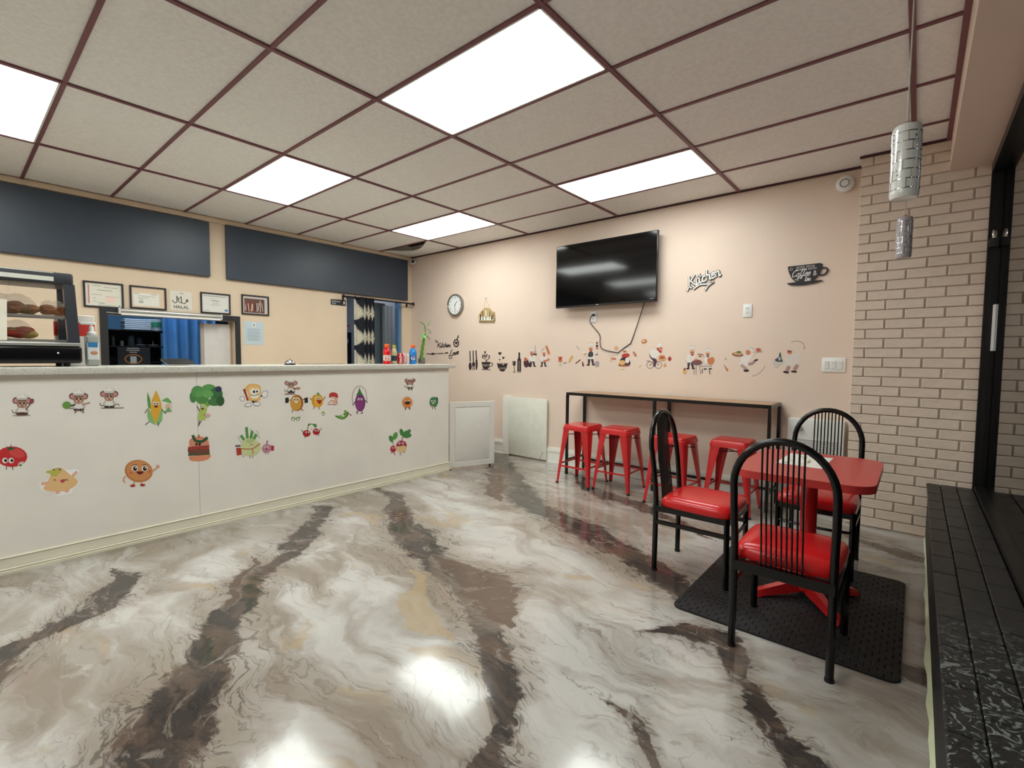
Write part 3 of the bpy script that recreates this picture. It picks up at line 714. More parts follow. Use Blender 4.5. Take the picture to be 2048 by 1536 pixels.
# access hatch low in the TV wall
ah = thing('access_hatch', 'white low access hatch with hinges and hook latch in wall', 'hatch', (-4.12, YB, 0))
MB().bx(0, .115, -.022, 0, .004, .766).build('frame_stile', M_white, ah)
MB().rbox((.42, -.027, .392), (.60, .022, .742), .004, 2).build('door', mat('hatch_paint', (222, 222, 210), .45), ah)
for z in (.67, .25):
    mb = MB(); mb.bx(.106, .122, -.041, -.022, z-.035, z+.035); mb.tube([(.114, -.042, z-.037), (.114, -.042, z+.037)], .004, 8); mb.build('hinge', M_cream, ah)
MB().tube(smoothpath([(.66, -.04, .115), (.665, -.046, .09), (.645, -.048, .06), (.625, -.046, .015)]), .003, 6).build('hook_latch', M_alu, ah)
MB().ball((.665, -.042, .105), .008, 6).build('latch_eye', M_alu, ah)

# ------------------------------------------------------------------ things on the counter
def at(px_, x=-4.3): p = on(px_, 727, 0, x); return Vector((x, p.y, ZT))
def bottle(label, px_, liquid, cap, band, txt, tcol, s=1.0, k=1.18):
    t = thing('drink_bottle', label, 'bottle', at(px_))
    MB().lathe([(.028*k, 0), (.034*k, .006*s), (.034*k, .030*s), (.0315*k, .036*s), (.0315*k, .095*s), (.034*k, .102*s), (.034*k, .128*s), (.030*k, .150*s), (.018*k, .176*s), (.0165*k, .186*s)], n=24).build('body', mat('drink_'+liquid, liquid, .12, vary=.02, coat=.5), t)
    MB().lathe([(.019*k, .180*s), (.021*k, .184*s), (.021*k, .208*s), (.017*k, .212*s)], n=20).build('cap', mat('cap_'+cap, cap, .4), t)
    lb = MB().lathe([(.0318*k, .036*s), (.0335*k, .038*s), (.0335*k, .092*s), (.0318*k, .094*s)], n=24).build('label_band', mat('band_'+band, band, .5), t)
    if txt:
        mb = MB(); vs, fs = textmesh(txt, .062*s, offset=.0015)
        a0 = math.atan2(-t.location.y, -t.location.x)
        vv = []
        for v in vs:
            a = a0+v.x/(.0335*k); r = .0340*k; vv.append((r*math.cos(a), r*math.sin(a), .044*s+v.y))
        mb.add(vv, fs); mb.build('lettering', ink(tcol), lb, False)
    return t
bottle('red sports drink bottle with orange cap on counter', 774, '#d0101c', '#f2641c', '#c9c4bc', 'G', '#d82a20')
bottle('blue sports drink bottle with orange cap beside the bamboo', 826, '#1b7fd0', '#f2641c', '#2a5f9a', 'G', '#f4f4f4')
bottle('small pale bottle with yellow-green cap and dark label', 788.5, '#b9b48c', '#b8a83c', '#2c2f38', None, None, .96, .86)
def can(label, px_, col, strip, txt, tcol):
    t = thing('drink_can', label, 'can', at(px_))
    MB().lathe([(.024, 0), (.029, .006), (.0325, .014), (.0325, .104), (.027, .116), (.0265, .120)], n=24).build('body', mat('can_'+col, col, .25, vary=.02), t)
    MB().lathe([(.0268, .118), (.0268, .122), (.0245, .122), (.0245, .119), (.001, .119)], n=24).build('lid', M_alu, t)
    vs, fs = textmesh(txt, .026, shear=.3, offset=.0006); a0 = math.atan2(-t.location.y, -t.location.x); mb = MB()
    mb.add([(.0331*math.cos(a0-v.y/.0331+.25), .0331*math.sin(a0-v.y/.0331+.25), .058+v.x) for v in vs], fs); mb.build('lettering', ink(tcol), t, False)
    if strip:
        MB().tube([(.0327*math.cos(a0+.35+.2*math.sin(k*.35)), .0327*math.sin(a0+.35+.2*math.sin(k*.35)), .012+.092*k/12) for k in range(13)], .0025, 5).build('stripe', ink(strip), t)
can('red cola can with white script lettering on the counter', 800.5, '#c4121c', '#e8e0dc', 'Coca-Cola', '#f6f2ee')
can('white soda can standing beside the red cola can', 812, '#dedcd8', '#c4121c', 'Coca-Cola', '#c4121c')
# lucky bamboo
t = thing('bamboo_plant', 'twisted lucky bamboo in a glass cube of pebbles', 'plant', at(843))
MB().rbox((0, 0, .036), (.062, .062, .072), .008, 2).build('vase', mat('vase_glass', (205, 205, 190), .05, vary=0, trans=.85), t)
pb_cols = [mat('pebble%d' % i, c, .5) for i, c in enumerate(((150, 128, 92), (96, 80, 58), (206, 194, 164), (60, 54, 46)))]
for i in range(26):
    MB().ball((random.uniform(-.022, .022), random.uniform(-.022, .022), .012+.05*(i/26)), random.uniform(.006, .009), 5, sc=(1, 1.2, .8)).build('pebble', pb_cols[i % 4], t)
M_stalk = mat('bamboo_green', (96, 142, 42), .4, vary=.15, scale=60); M_leaf = mat('leaf_green', (88, 158, 60), .45, vary=.15, scale=40)
for k in range(3):
    MB().tube([((.012*(1-.2*q/16))*math.cos(q*.62+k*2.1), q*.0028*(q/16)+(.012)*math.sin(q*.62+k*2.1), .03+.27*q/16) for q in range(17)], [.0115-.0003*q for q in range(17)], 8).build('stalk', M_stalk, t)
MB().tube(smoothpath([(0, .045, .29), (0, .055, .35), (0, .052, .41), (0, .030, .455), (0, -.005, .468)]), .005, 7).build('stem', M_stalk, t)
def leaf(org, d, L_, wd, droop, parent=t):
    d = Vector(d).normalized(); side = d.cross(Vector((0, 0, 1))); side.normalize(); rings = []
    for k in range(7):
        q = k/6; c = Vector(org)+d*L_*q+Vector((0, 0, -droop*q*q)); w_ = wd*math.sin(math.pi*(q*.92+.06))
        rings.append([c-side*w_, c+Vector((0, 0, -.25*w_)), c+side*w_])
    mb = MB(); mb.loft(rings, False, False, False); mb.build('leaf', M_leaf, parent)
for (o_, d_, L_, wd, dr) in (((0, .052, .40), (.2, -1, .2), .10, .007, .05), ((0, .054, .40), (-.1, 1, .15), .10, .006, .06), ((0, .056, .36), (.4, -1, -.1), .09, .008, .09), ((0, .056, .36), (-.3, 1, .2), .13, .006, .04), ((0, .05, .33), (.8, -.6, .1), .08, .008, .07),
                            ((0, .05, .42), (.3, 1, .6), .11, .006, .02), ((0, -.002, .468), (0, -1, .05), .05, .008, .0), ((0, .05, .33), (.1, 1, -.2), .07, .008, .05), ((0, .045, .31), (.2, -1, .4), .06, .007, .06), ((0, .053, .41), (.2, 1, 1.2), .12, .005, .0)):
    leaf(o_, d_, L_*1.1, wd*1.5, dr)
# call bell
t = thing('call_bell', 'chrome dome call bell on the counter', 'bell', at(580, -4.2))
MB().lathe([(.045, 0), (.047, .004), (.044, .009), (.03, .011)], n=24).build('base', M_blackm, t)
MB().lathe([(.043, .011)]+[(.043*math.cos(a*math.pi/20), .012+.032*math.sin(a*math.pi/20)) for a in range(1, 10)]+[(.003, .0445)], n=24).build('dome', M_chrome, t)
MB().lathe([(.003, .043), (.003, .05), (.0055, .051), (.005, .055), (.001, .056)], n=10).build('plunger', M_chrome, t)
p = at(645, -4.44)
tag(MB().rbox((-4.44, p.y, ZT+.004), (.1, .42, .008), .003).build('flat_tray', mat('tan_tray', (160, 138, 116), .5)), 'thin flat tan tray lying at the back of counter', 'tray')
# tablet on a slanted stand
p = at(356, -4.35)
t = thing('tablet', 'black tablet tilted on a low stand on the counter', 'tablet', (p.x, p.y, ZT), .12)
Mx = Matrix.Translation((0, 0, .026)) @ Matrix.Rotation(.26, 4, 'Y')
MB().rbox((0, 0, .004), (.14, .19, .008), .003, 2, Mx).build('body', M_blackm, t); MB().rbox((-.0, 0, -.003), (.13, .18, .006), .002, 1, Mx).build('back_cover', M_plate, t)
MB().bx(-.055, .05, -.05, .05, 0, .003).build('stand_foot', M_alu, t); MB().bx(.03, .045, -.04, .04, .003, .011).build('stand_arm', M_alu, t); MB().bx(-.055, -.045, -.04, .04, .003, .032).build('stand_arm', M_alu, t)
# food warmer
fw = thing('food_warmer', 'black glass-fronted countertop food warmer', 'food warmer', (-4.1, .20, ZT))
YR, YLW = .372, -.42          # right end, left end relative
for x in (-.03, -.36):
    for y in (YLW+.05, YR-.07): MB().lathe([(.014, 0), (.018, .022)], (x, y, 0), 12).build('foot', M_blackm, fw)
MB().rbox((-.19, (YR+YLW)/2, .075), (.42, YR-YLW, .108), .016, 3).build('base', M_black, fw)
MB().rbox((-.185, (YR+YLW)/2, .139), (.405, YR-YLW-.012, .02), .003, 1).build('trim_strip', M_alu, fw)
MB().rbox((-.20, (YR+YLW)/2-.008, .552), (.34, YR-YLW-.03, .075), .014, 3).build('hood', mat('charcoal_hood', (58, 60, 66), .4), fw)
mb = MB(); mb.add([(-.030, YLW+.05, .535), (-.030, YR-.12, .535), (-.036, YR-.12, .582), (-.036, YLW+.05, .582)], [(0, 1, 2, 3)]); mb.loft([[(-.0305, y, .532), (-.028, y, .532), (-.032, y, .586), (-.038, y, .586)] for y in (YLW+.05, YR-.115)])
mb.build('hood_panel', mat('white_hood_panel', (226, 228, 216), .25), fw)
for y, tw in ((YR-.035, .03), (YLW+.035, .03)):
    mb = MB(); mb.loft([[(.010, y-tw, .149), (.010, y+tw*.9, .149), (-.035, y+tw*.9, .149), (-.035, y-tw, .149)], [(-.028, y-tw-.008, .52), (-.028, y+tw*.55, .52), (-.07, y+tw*.55, .52), (-.07, y-tw-.008, .52)]]); mb.build('front_post', mat('charcoal_post', (46, 48, 56), .35), fw)
    MB().bx(-.39, -.355, y-.03, y+.02, .149, .52).build('rear_post', mat('charcoal_post', (46, 48, 56), .35), fw)
mb = MB(); mb.loft([[(.004, YLW+.06, .15), (.004, YR-.066, .15), (0, YR-.066, .15), (0, YLW+.06, .15)], [(-.036, YLW+.06, .52), (-.036, YR-.075, .52), (-.040, YR-.075, .52), (-.040, YLW+.06, .52)]]); mb.build('front_glass', M_glass, fw, False)
for z in (.315, .165):
    mb = MB()
    for q in range(9): mb.tube([(-.05-.036*q, YLW+.04, z), (-.05-.036*q, YR-.05, z)], .0022, 5)
    for y in (YLW+.04, YR-.05, 0): mb.tube([(-.05, y, z-.004), (-.34, y, z-.004)], .003, 5)
    mb.bx(-.048, -.044, YLW+.04, YR-.05, z-.010, z+.004)
    mb.build('wire_shelf', M_alu, fw)
MB().bx(-.34, -.04, YLW+.05, YR-.07, .150, .153).build('drip_tray', M_alu, fw)
MB().ball((.0225, YR-.115, .085), .007, 6).build('indicator', M_chrome, fw)
def pap():
    mb = MB(); x = lambda z: -4.1+.0055+(-.04)*(z-.15)/.37
    mb.loft([[(x(z), -.02, ZT+z), (x(z), .242-.012*(z-.16)*-3, ZT+z), (x(z)-.0006, .242-.012*(z-.16)*-3, ZT+z), (x(z)-.0006, -.02, ZT+z)] for z in (.158, .40)])
    return mb.build('taped_sheet', mat('paper_warm', (236, 230, 214), .6))
tag(pap(), 'white sheet taped on the food warmer glass', 'sheet')
def film():
    mt = bpy.data.materials.new('thin_plastic_film'); mt.use_nodes = True; nt = mt.node_tree; nt.nodes.clear()
    o = nt.nodes.new('ShaderNodeOutputMaterial'); g = nt.nodes.new('ShaderNodeBsdfGlossy'); t = nt.nodes.new('ShaderNodeBsdfTransparent'); d = nt.nodes.new('ShaderNodeBsdfTranslucent'); d2 = nt.nodes.new('ShaderNodeBsdfDiffuse')
    nz = nt.nodes.new('ShaderNodeTexNoise'); nz.inputs['Scale'].default_value = 30; bp = nt.nodes.new('ShaderNodeBump'); bp.inputs['Strength'].default_value = .8; bp.inputs['Distance'].default_value = .02
    nt.links.new(nz.outputs['Fac'], bp.inputs['Height']); nt.links.new(bp.outputs['Normal'], g.inputs['Normal'])
    g.inputs['Roughness'].default_value = .15; d2.inputs['Color'].default_value = (.8, .78, .72, 1); d.inputs['Color'].default_value = (.8, .78, .72, 1)
    a = nt.nodes.new('ShaderNodeMixShader'); a.inputs[0].default_value = .5; nt.links.new(d.outputs[0], a.inputs[1]); nt.links.new(d2.outputs[0], a.inputs[2])
    b = nt.nodes.new('ShaderNodeMixShader'); b.inputs[0].default_value = .16; nt.links.new(t.outputs[0], b.inputs[1]); nt.links.new(a.outputs[0], b.inputs[2])
    c = nt.nodes.new('ShaderNodeMixShader'); c.inputs[0].default_value = .07; nt.links.new(b.outputs[0], c.inputs[1]); nt.links.new(g.outputs[0], c.inputs[2]); nt.links.new(c.outputs[0], o.inputs[0]); return mt
M_bag = film()
def food_bag(label, y, z, L_, h, cols, n):
    t = thing('food_bag', label, 'bag of food', (-4.1-.18, .20+y, ZT+z))
    for i in range(n):
        r = random.uniform(.022, .032)
        MB().ball((random.uniform(-.07, .09), random.uniform(-L_*.42, L_*.42), r*.9+random.uniform(0, max(.001, h*.45-r*.6))), r, 6, sc=(1.1, 1.3, .85)).build('food_piece', mat('food_'+cols[i % len(cols)], cols[i % len(cols)], .5, vary=.25, scale=50), t)
    mb = MB(); rings = []
    for k in range(9):
        a = -1+2*k/8; rr = (1-abs(a)**4)**.5
        rings.append([(.115*max(.08, rr)*math.cos(q*math.pi/8)*(1+.12*math.sin(3*q+k)), a*L_/2, max(.001, h*.5+h*.52*max(.12, rr)*math.sin(q*math.pi/8)*(1+.1*math.cos(5*q+2*k)))) for q in range(16)])
    mb.loft(rings); mb.build('film', M_bag, t)
food_bag('plastic bag of brown fried food on upper warmer shelf', .06, .320, .26, .125, ['#9a6238', '#8a5a34', '#a87448', '#7d6a3a'], 30)
food_bag('smaller bag of fried pieces at upper shelf end', .262, .320, .125, .10, ['#a8622e', '#93562c', '#b07038'], 13)
food_bag('plastic bag of red peppery food on lower warmer shelf', .06, .170, .22, .115, ['#b8402c', '#b89a50', '#c05030', '#8d8a48'], 24)
# sanitizer and box
p = at(185.5, -4.28)
t = thing('sanitizer_bottle', 'clear pump bottle of hand sanitizer with blue label', 'pump bottle', p)
MB().rbox((0, 0, .105), (.06, .075, .21), .018, 4).build('body', mat('clear_gel', (206, 210, 205), .1, vary=0, trans=.6), t)
lb = MB().rbox((.0, 0, .10), (.0612, .060, .12), .004, 1).build('label_sheet', mat('label_white', (226, 228, 226), .5), t)
MB().rbox((.0, 0, .142), (.0622, .058, .04), .004, 1).build('blue_band', mat('label_blue', (52, 130, 190), .5), lb)
MB().ball((.031, .005, .088), .016, 6, sc=(.12, 1.3, .8)).build('hand_print', ink('#c98a6a'), lb)
MB().lathe([(.020, .205), (.024, .215), (.024, .225), (.014, .235), (.013, .262), (.011, .268)], n=16).build('pump_collar', M_plate, t)
mb = MB(); mb.rbox((0, -.018, .286), (.03, .085, .018), .007, 2); mb.tube([(0, 0, .262), (0, 0, .28)], .006, 8); mb.build('pump_head', M_plate, t)
ca, cb, ct = on(108, 660, 0, -4.525), on(188, 660, 0, -4.525), on(180, 632, 0, -4.525)
t = thing('carton', 'white carton with red band standing behind the food warmer', 'box', (-4.525, (ca.y+cb.y)/2, ZT)); cw, chh = cb.y-ca.y, ct.z-ZT
MB().rbox((0, 0, chh/2), (.042, cw, chh), .003, 1).build('body', mat('carton_white', (226, 220, 212), .6), t); MB().rbox((0, 0, chh*.72), (.0435, cw+.0015, chh*.28), .002, 1).build('red_band', mat('carton_red', (196, 52, 42), .6), t)

# ------------------------------------------------------------------ TV wall
tv = thing('television', 'large black flat television on the beige wall', 'television', (-2.622, 4.62, 1.84))
MB().rbox((0, 0, .353), (1.222, .035, .706), .006, 2).build('cabinet', M_black, tv)
MB().bx(-.603, .603, -.0195, -.0182, .022, .698).build('screen', mat('tv_glass', (5, 5, 7), .09, vary=0, coat=.0), tv)
MB().bx(-.60, .60, -.0192, -.0176, .004, .017).build('bottom_bezel', mat('tv_bezel', (24, 24, 26), .3), tv)
MB().bx(-.072, -.050, -.0199, -.0192, .007, .014).build('maker_mark', ink('#c8c8c8'), tv, False)
MB().bx(.545, .575, -.0199, -.0195, .027, .032).build('corner_mark', ink('#8a8a8a'), tv, False)
mb = MB(); mb.bx(-.2, .2, .018, .06, .2, .5); mb.bx(-.25, .25, .06, .099, .15, .55); mb.build('wall_mount', M_blackm, tv)
# power cord of the TV
pts = [on(1289, 605, 1, 4.69), on(1276, 645, 1, 4.70), on(1262, 685, 1, 4.712), on(1259, 688, 1, 4.712), on(1240, 702, 1, 4.712), on(1233, 705, 1, 4.712), on(1205, 698, 1, 4.712), on(1200, 685, 1, 4.712), on(1199, 669, 1, 4.712), on(1181, 646, 1, 4.712), on(1182, 633, 1, 4.705), on(1186, 630, 1, 4.70)]
t = thing('power_cord', 'thin black power cord dangling from television to outlet', 'cord', (0, 0, 0))
MB().tube(smoothpath([Vector((p.x, p.y, p.z)) for p in pts], 5), .0042, 6).build('cable', M_blackm, t)
pp = on(1187, 630, 1, 4.70); MB().rbox((pp.x, 4.697, pp.z), (.03, .022, .022), .004, 2).build('plug', M_blackm, t)
tag(MB().tube(smoothpath([on(a, b, 1, 4.715) for a, b in ((1213, 700), (1215, 708), (1225, 709), (1236, 708))], 4), .002, 5).build('cable_clip', M_plate), 'small white cable clip holding the cord on wall', 'clip')
def outlet(label, pix):
    A = on(pix[0], pix[1], 1, YB); B = on(pix[2], pix[3], 1, YB); cx, cz = (A.x+B.x)/2, (A.z+B.z)/2
    t = thing('wall_outlet', label, 'outlet', (cx, YB, cz))
    MB().rbox((0, -.004, 0), (.076, .008, .118), .003, 2).build('cover', M_plate, t)
    MB().rbox((0, -.0085, 0), (.036, .003, .07), .001, 1).build('receptacle', mat('plate_white2', (226, 226, 224), .35), t)
    for z in (.019, -.019):
        mb = MB(); mb.bx(-.009, -.006, -.0106, -.010, z-.003, z+.008); mb.bx(.006, .009, -.0106, -.010, z-.003, z+.008); mb.bx(-.002, .002, -.0106, -.010, z-.011, z-.007); mb.build('slots', ink('#3a3a3a'), t, False)
outlet('white wall outlet below the television with cord plugged in', (1180, 624, 1194, 644))
outlet('white wall outlet below the Kitchen word sign', (1486, 608, 1505, 635))
A = on(1643, 715, 1, YB); B = on(1692, 745, 1, YB)
t = thing('light_switch', 'white triple rocker switch plate beside the brick pier', 'switch', ((A.x+B.x)/2, YB, (A.z+B.z)/2))
MB().rbox((0, -.004, 0), (.165, .008, .118), .003, 2).build('plate', M_plate, t)
for k in (-1, 0, 1): MB().rbox((k*.046, -.009, 0), (.032, .007, .066), .002, 1, Matrix.Rotation(.05, 4, 'X')).build('rocker', mat('plate_white2', (226, 226, 224), .35), t)
# clock
c = on(911, 610, 1, 4.70)
t = thing('wall_clock', 'round silver-rimmed wall clock with white dial', 'clock', (c.x, YB, c.z))
RM = Matrix.Rotation(math.pi/2, 4, 'X')
MB().lathe([(.12, .001), (.152, .001), (.157, .02), (.150, .042), (.138, .046), (.130, .030), (.01, .028)], n=40, M=RM).build('rim', mat('dark_silver', (150, 148, 142), .22, metal=.8), t)
MB().lathe([(.131, .029), (.131, .0305), (.001, .0305)], n=40, M=RM).build('dial', mat('dial_white', (236, 238, 236), .4, vary=0), t)
mb = MB()
for k in range(12):
    a = math.pi/2-(k+1)*math.pi/6; letters(mb, str(k+1), (.105*math.cos(a), -.0315, .105*math.sin(a)-.011), (1, 0, 0), (0, 0, 1), .032, offset=.0005)
mb.build('numerals', ink('#3c3c40'), t, False)
for nm, ang, L_, w_ in (('hour_hand', math.radians(90-42), .066, .008), ('minute_hand', math.radians(-88), .098, .006)):
    ribbon(MB(), [(-.015*math.cos(ang), -.015*math.sin(ang)), (L_*math.cos(ang), L_*math.sin(ang))], w_, (0, -.033, 0), (1, 0, 0), (0, 0, 1), .001).build(nm, ink('#222222'), t, False)
# hook with thread, hanging plaque
c = on(911, 550, 1, YB); t = thing('wall_hook', 'tiny white adhesive hook above the clock', 'hook', (c.x, YB, c.z)); MB().rbox((0, -.004, 0), (.018, .008, .03), .003).build('pad', M_plate, t); MB().tube(smoothpath([(0, -.008, .0), (0, -.016, -.01), (0, -.018, -.002)]), .002, 5).build('prong', M_plate, t)
c = on(972.5, 594, 1, YB); t = thing('wall_hook', 'tiny white hook holding the utensil plaque', 'hook', (c.x, YB, c.z)); MB().rbox((0, -.004, 0), (.02, .008, .04), .003).build('pad', M_plate, t); MB().tube(smoothpath([(0, -.008, -.01), (0, -.017, -.018), (0, -.02, -.006)]), .002, 5).build('prong', M_plate, t)
t = thing('hanging_plaque', 'small wooden utensil plaque hanging from string below hook', 'plaque', (c.x, YB, c.z))
P_ = lambda a, b: (lambda q: (q.x-c.x, q.z-c.z))(on(820+a*.16931, 520+b*.16931, 1, 4.705))
mb = MB(); sh = [P_(*q) for q in ((812, 735), (808, 650), (835, 610), (868, 575), (905, 562), (940, 575), (960, 600), (995, 615), (1000, 715), (990, 735))]
mb.prism(sh, (0, -.003, 0), (1, 0, 0), (0, 0, 1), .010); mb.build('board', mat('plaque_wood', (186, 160, 110), .6, vary=.15, scale=30), t)
for col, pts_, wd in (('#e8e2d2', ((820, 690), (990, 690)), .05), ('#7d2020', ((835, 640), (830, 710)), .022), ('#4a3a2a', ((855, 600), (865, 710)), .014), ('#e8e8e0', ((895, 590), (898, 700)), .016), ('#8a2a2a', ((970, 650), (968, 705)), .024), ('#3f4a3a', ((945, 610), (940, 700)), .010), ('#c0b8a8', ((925, 605), (918, 680)), .010), ('#5a4a3a', ((985, 630), (990, 720)), .010), ('#6a5a44', ((815, 725), (995, 722)), .008)):
    ribbon(MB(), [P_(*q) for q in pts_], wd, (0, -.0134-.0001*len(col), 0), (1, 0, 0), (0, 0, 1), .0012).build('printed_utensil', ink(col), t, False)
MB().tube([(P_(868, 575)[0], -.006, P_(868, 575)[1]), (0, -.014, -.008), (P_(942, 575)[0], -.006, P_(942, 575)[1])], .0014, 5).build('string', mat('twine', (170, 130, 90), .8), t)
# smoke detector, corner camera
c = on(1690, 367, 1, 4.69); t = thing('smoke_detector', 'round white smoke detector high on the wall', 'smoke detector', (c.x, YB, c.z))
MB().lathe([(.062, .001), (.066, .012), (.062, .03), (.045, .042), (.04, .046), (.001, .047)], n=28, M=RM).build('housing', M_plate, t); MB().lathe([(.034, .044), (.034, .0485), (.026, .0485), (.026, .046)], n=24, M=RM).build('vent_ring', mat('grey_vent', (140, 140, 138), .5), t); MB().ball((.045, -.036, 0), .004, 5).build('led', ink('#222222'), t)
c = on(822, 523, 1, 4.62); t = thing('security_camera', 'small white security camera in the ceiling corner', 'camera', (-5.945, 4.672, c.z-.035))
MB().rbox((0, 0, .035), (.07, .07, .07), .02, 3).build('body', M_plate, t); MB().lathe([(.024, 0), (.024, .01), (.018, .012), (.001, .010)], n=18, M=Matrix.Translation((.036, -.03, .035)) @ Matrix.Rotation(math.radians(50), 4, 'Z') @ Matrix.Rotation(math.pi/2, 4, 'X')).build('lens', M_black, t); MB().bx(-.012, .012, .01, .047, .03, .05).build('arm', M_plate, t)
# Kitchen word sign
c = on(1411, 556, 1, YB); t = thing('word_sign', 'white cursive Kitchen word sign with dark edge on the wall', 'sign', (c.x, YB, c.z), 0)
st, xe = cursive('Kitchen', 0, 0, .100, .12, 1.08); rot = math.radians(16)
def place(q): x, z = q[0]-xe/2-.01, q[1]-.03; return (x*math.cos(rot)*1.02-z*math.sin(rot), x*math.sin(rot)+z*math.cos(rot))
deco = [[(.03, -.035), (.10, -.015), (.17, -.035), (.23, -.03)], [(.13, -.085), (.17, -.05), (.22, -.035)], [(-.03, -.03), (.0, .0), (.02, -.02)]]
for nm, wd, y0, dp, cm in (('backing', .023, -.001, .008, mat('sign_edge', (50, 46, 46), .5)), ('letters', .0125, -.009, .004, mat('sign_white', (236, 234, 230), .4))):
    mb = MB()
    for s_ in st+deco: ribbon(mb, [place(q) for q in s_], wd, (0, y0, 0), (1, 0, 0), (0, 0, 1), dp)
    mb.build(nm, cm, t, False)
# coffee cup sign, traced outline
K5 = lambda a, b: (lambda q: (q.x, q.z))(on(1560+a*.05859, 510+b*.05859, 1, 4.705))
c = on(1612, 550, 1, YB); t = thing('cup_sign', 'dark cup-shaped Coffee and tea wall sign with saucer', 'sign', (c.x, YB, c.z))
lo = lambda a, b: (K5(a, b)[0]-c.x, K5(a, b)[1]-c.z)
mcup = mat('chalkboard_dark', (46, 42, 46), .6)
cupm = MB(); cupm.prism([lo(*q) for q in ((265, 395), (850, 330), (1380, 268), (1435, 300), (1415, 450), (1340, 660), (1230, 780), (1140, 870), (820, 930), (560, 930), (480, 890), (370, 760), (300, 600), (270, 480))], (0, -.002, 0), (1, 0, 0), (0, 0, 1), .010); cupm.build('cup', mcup, t)
MB().prism([lo(*q) for q in ((225, 965), (520, 925), (900, 905), (1200, 865), (1440, 850), (1410, 890), (1150, 965), (800, 1020), (560, 1035), (360, 1030), (270, 1000))], (0, -.0025, 0), (1, 0, 0), (0, 0, 1), .010).build('saucer', mcup, t)
ribbon(MB(), [lo(*q) for q in ((1420, 450), (1520, 425), (1610, 470), (1590, 580), (1500, 660), (1340, 690))], .011, (0, -.002, 0), (1, 0, 0), (0, 0, 1), .010).build('handle', mcup, t)
du = (Vector(lo(1300, 430))-Vector(lo(500, 520))).normalized(); ux = (du.x, 0, du.y); uy = (-du.y, 0, du.x)
mb = MB(); q = lo(870, 395); letters(mb, 'GOOD  MOOD', (q[0], -.0128, q[1]-.007), ux, uy, .020)
q = lo(890, 480); letters(mb, 'STARTS WITH', (q[0], -.0128, q[1]-.008), ux, uy, .024)
st, xe = cursive('Coffee', 0, 0, .058, .3); q = lo(390, 760)
for s_ in st: ribbon(mb, s_, .0055, (q[0], -.0128, q[1]), ux, uy)
st, xe = cursive('&', 0, 0, .045, .1); q = lo(1130, 690)
for s_ in st: ribbon(mb, s_, .0055, (q[0], -.0128, q[1]), ux, uy)
st, xe = cursive('tea', 0, 0, .042, .3); q = lo(830, 890)
for s_ in st: ribbon(mb, s_, .0055, (q[0], -.0128, q[1]), ux, uy)
mb.build('lettering', ink('#e6e2e0'), t, False)
mb = MB()
for a, b in ((560, 830), (600, 860), (520, 850)): q = lo(a, b); mb.add([(q[0]+.009*math.cos(k), -.0128, q[1]+.005*math.sin(k)) for k in range(6)], [tuple(range(6))])
mb.build('leaf_print', ink('#9ab08a'), t, False)
mb = MB(); q = lo(385, 490); ribbon(mb, [(q[0]+.011*math.cos(k*.8), q[1]+.009*math.sin(k*.8)) for k in range(8)], .004, (0, -.0128, 0), (1, 0, 0), (0, 0, 1)); mb.build('flower_print', ink('#b8a8b4'), t, False)
# wall heater behind the far chair
t = thing('wall_heater', 'white wall heater with knob and louvred grille', 'heater', (-.62, YB, .20))
MB().rbox((0, -.05, .288), (.40, .10, .576), .008, 2).build('casing', mat('heater_white', (224, 224, 220), .35), t)
for k in range(16): MB().bx(-.165, .165, -.1045, -.098, .06+k*.0225, .071+k*.0225, None).build('louvre', mat('heater_slat', (196, 196, 194), .4), t)
kb = MB(); kb.lathe([(.024, .0), (.022, .016), (.010, .018), (.001, .018)], n=20, M=Matrix.Translation((-.11, -.10, .50)) @ RM); kb.build('knob', M_alu, t)

# ------------------------------------------------------------------ furniture
# rubber mat
def rubber():
    mt = mat('black_ribbed_rubber', (26, 26, 27), .6, vary=.2, scale=30); nt = mt.node_tree; b = nt.nodes['Principled BSDF']
    tc = nt.nodes.new('ShaderNodeTexCoord'); v = nt.nodes.new('ShaderNodeTexBrick'); v.inputs['Scale'].default_value = 11; v.inputs['Mortar Size'].default_value = .05; v.inputs['Mortar Smooth'].default_value = 1; v.inputs['Brick Width'].default_value = .5; v.inputs['Row Height'].default_value = .4
    v.inputs['Color1'].default_value = (1, 1, 1, 1); v.inputs['Color2'].default_value = (.7, .7, .7, 1); v.inputs['Mortar'].default_value = (0, 0, 0, 1)
    nt.links.new(tc.outputs['Object'], v.inputs['Vector']); bp = nt.nodes.new('ShaderNodeBump'); bp.inputs['Strength'].default_value = 1.0; bp.inputs['Distance'].default_value = .006
    nt.links.new(v.outputs['Color'], bp.inputs['Height']); nt.links.new(bp.outputs['Normal'], b.inputs['Normal']); return mt
mtm = MB(); mtm.prism(rrect(.915, 1.13, .045, 5, -.452, 2.925), (0, 0, .0005), (1, 0, 0), (0, 1, 0), .009)
tag(mtm.build('floor_mat', rubber()), 'black rubber floor mat lying below the red table', 'mat')
MZ = .0095
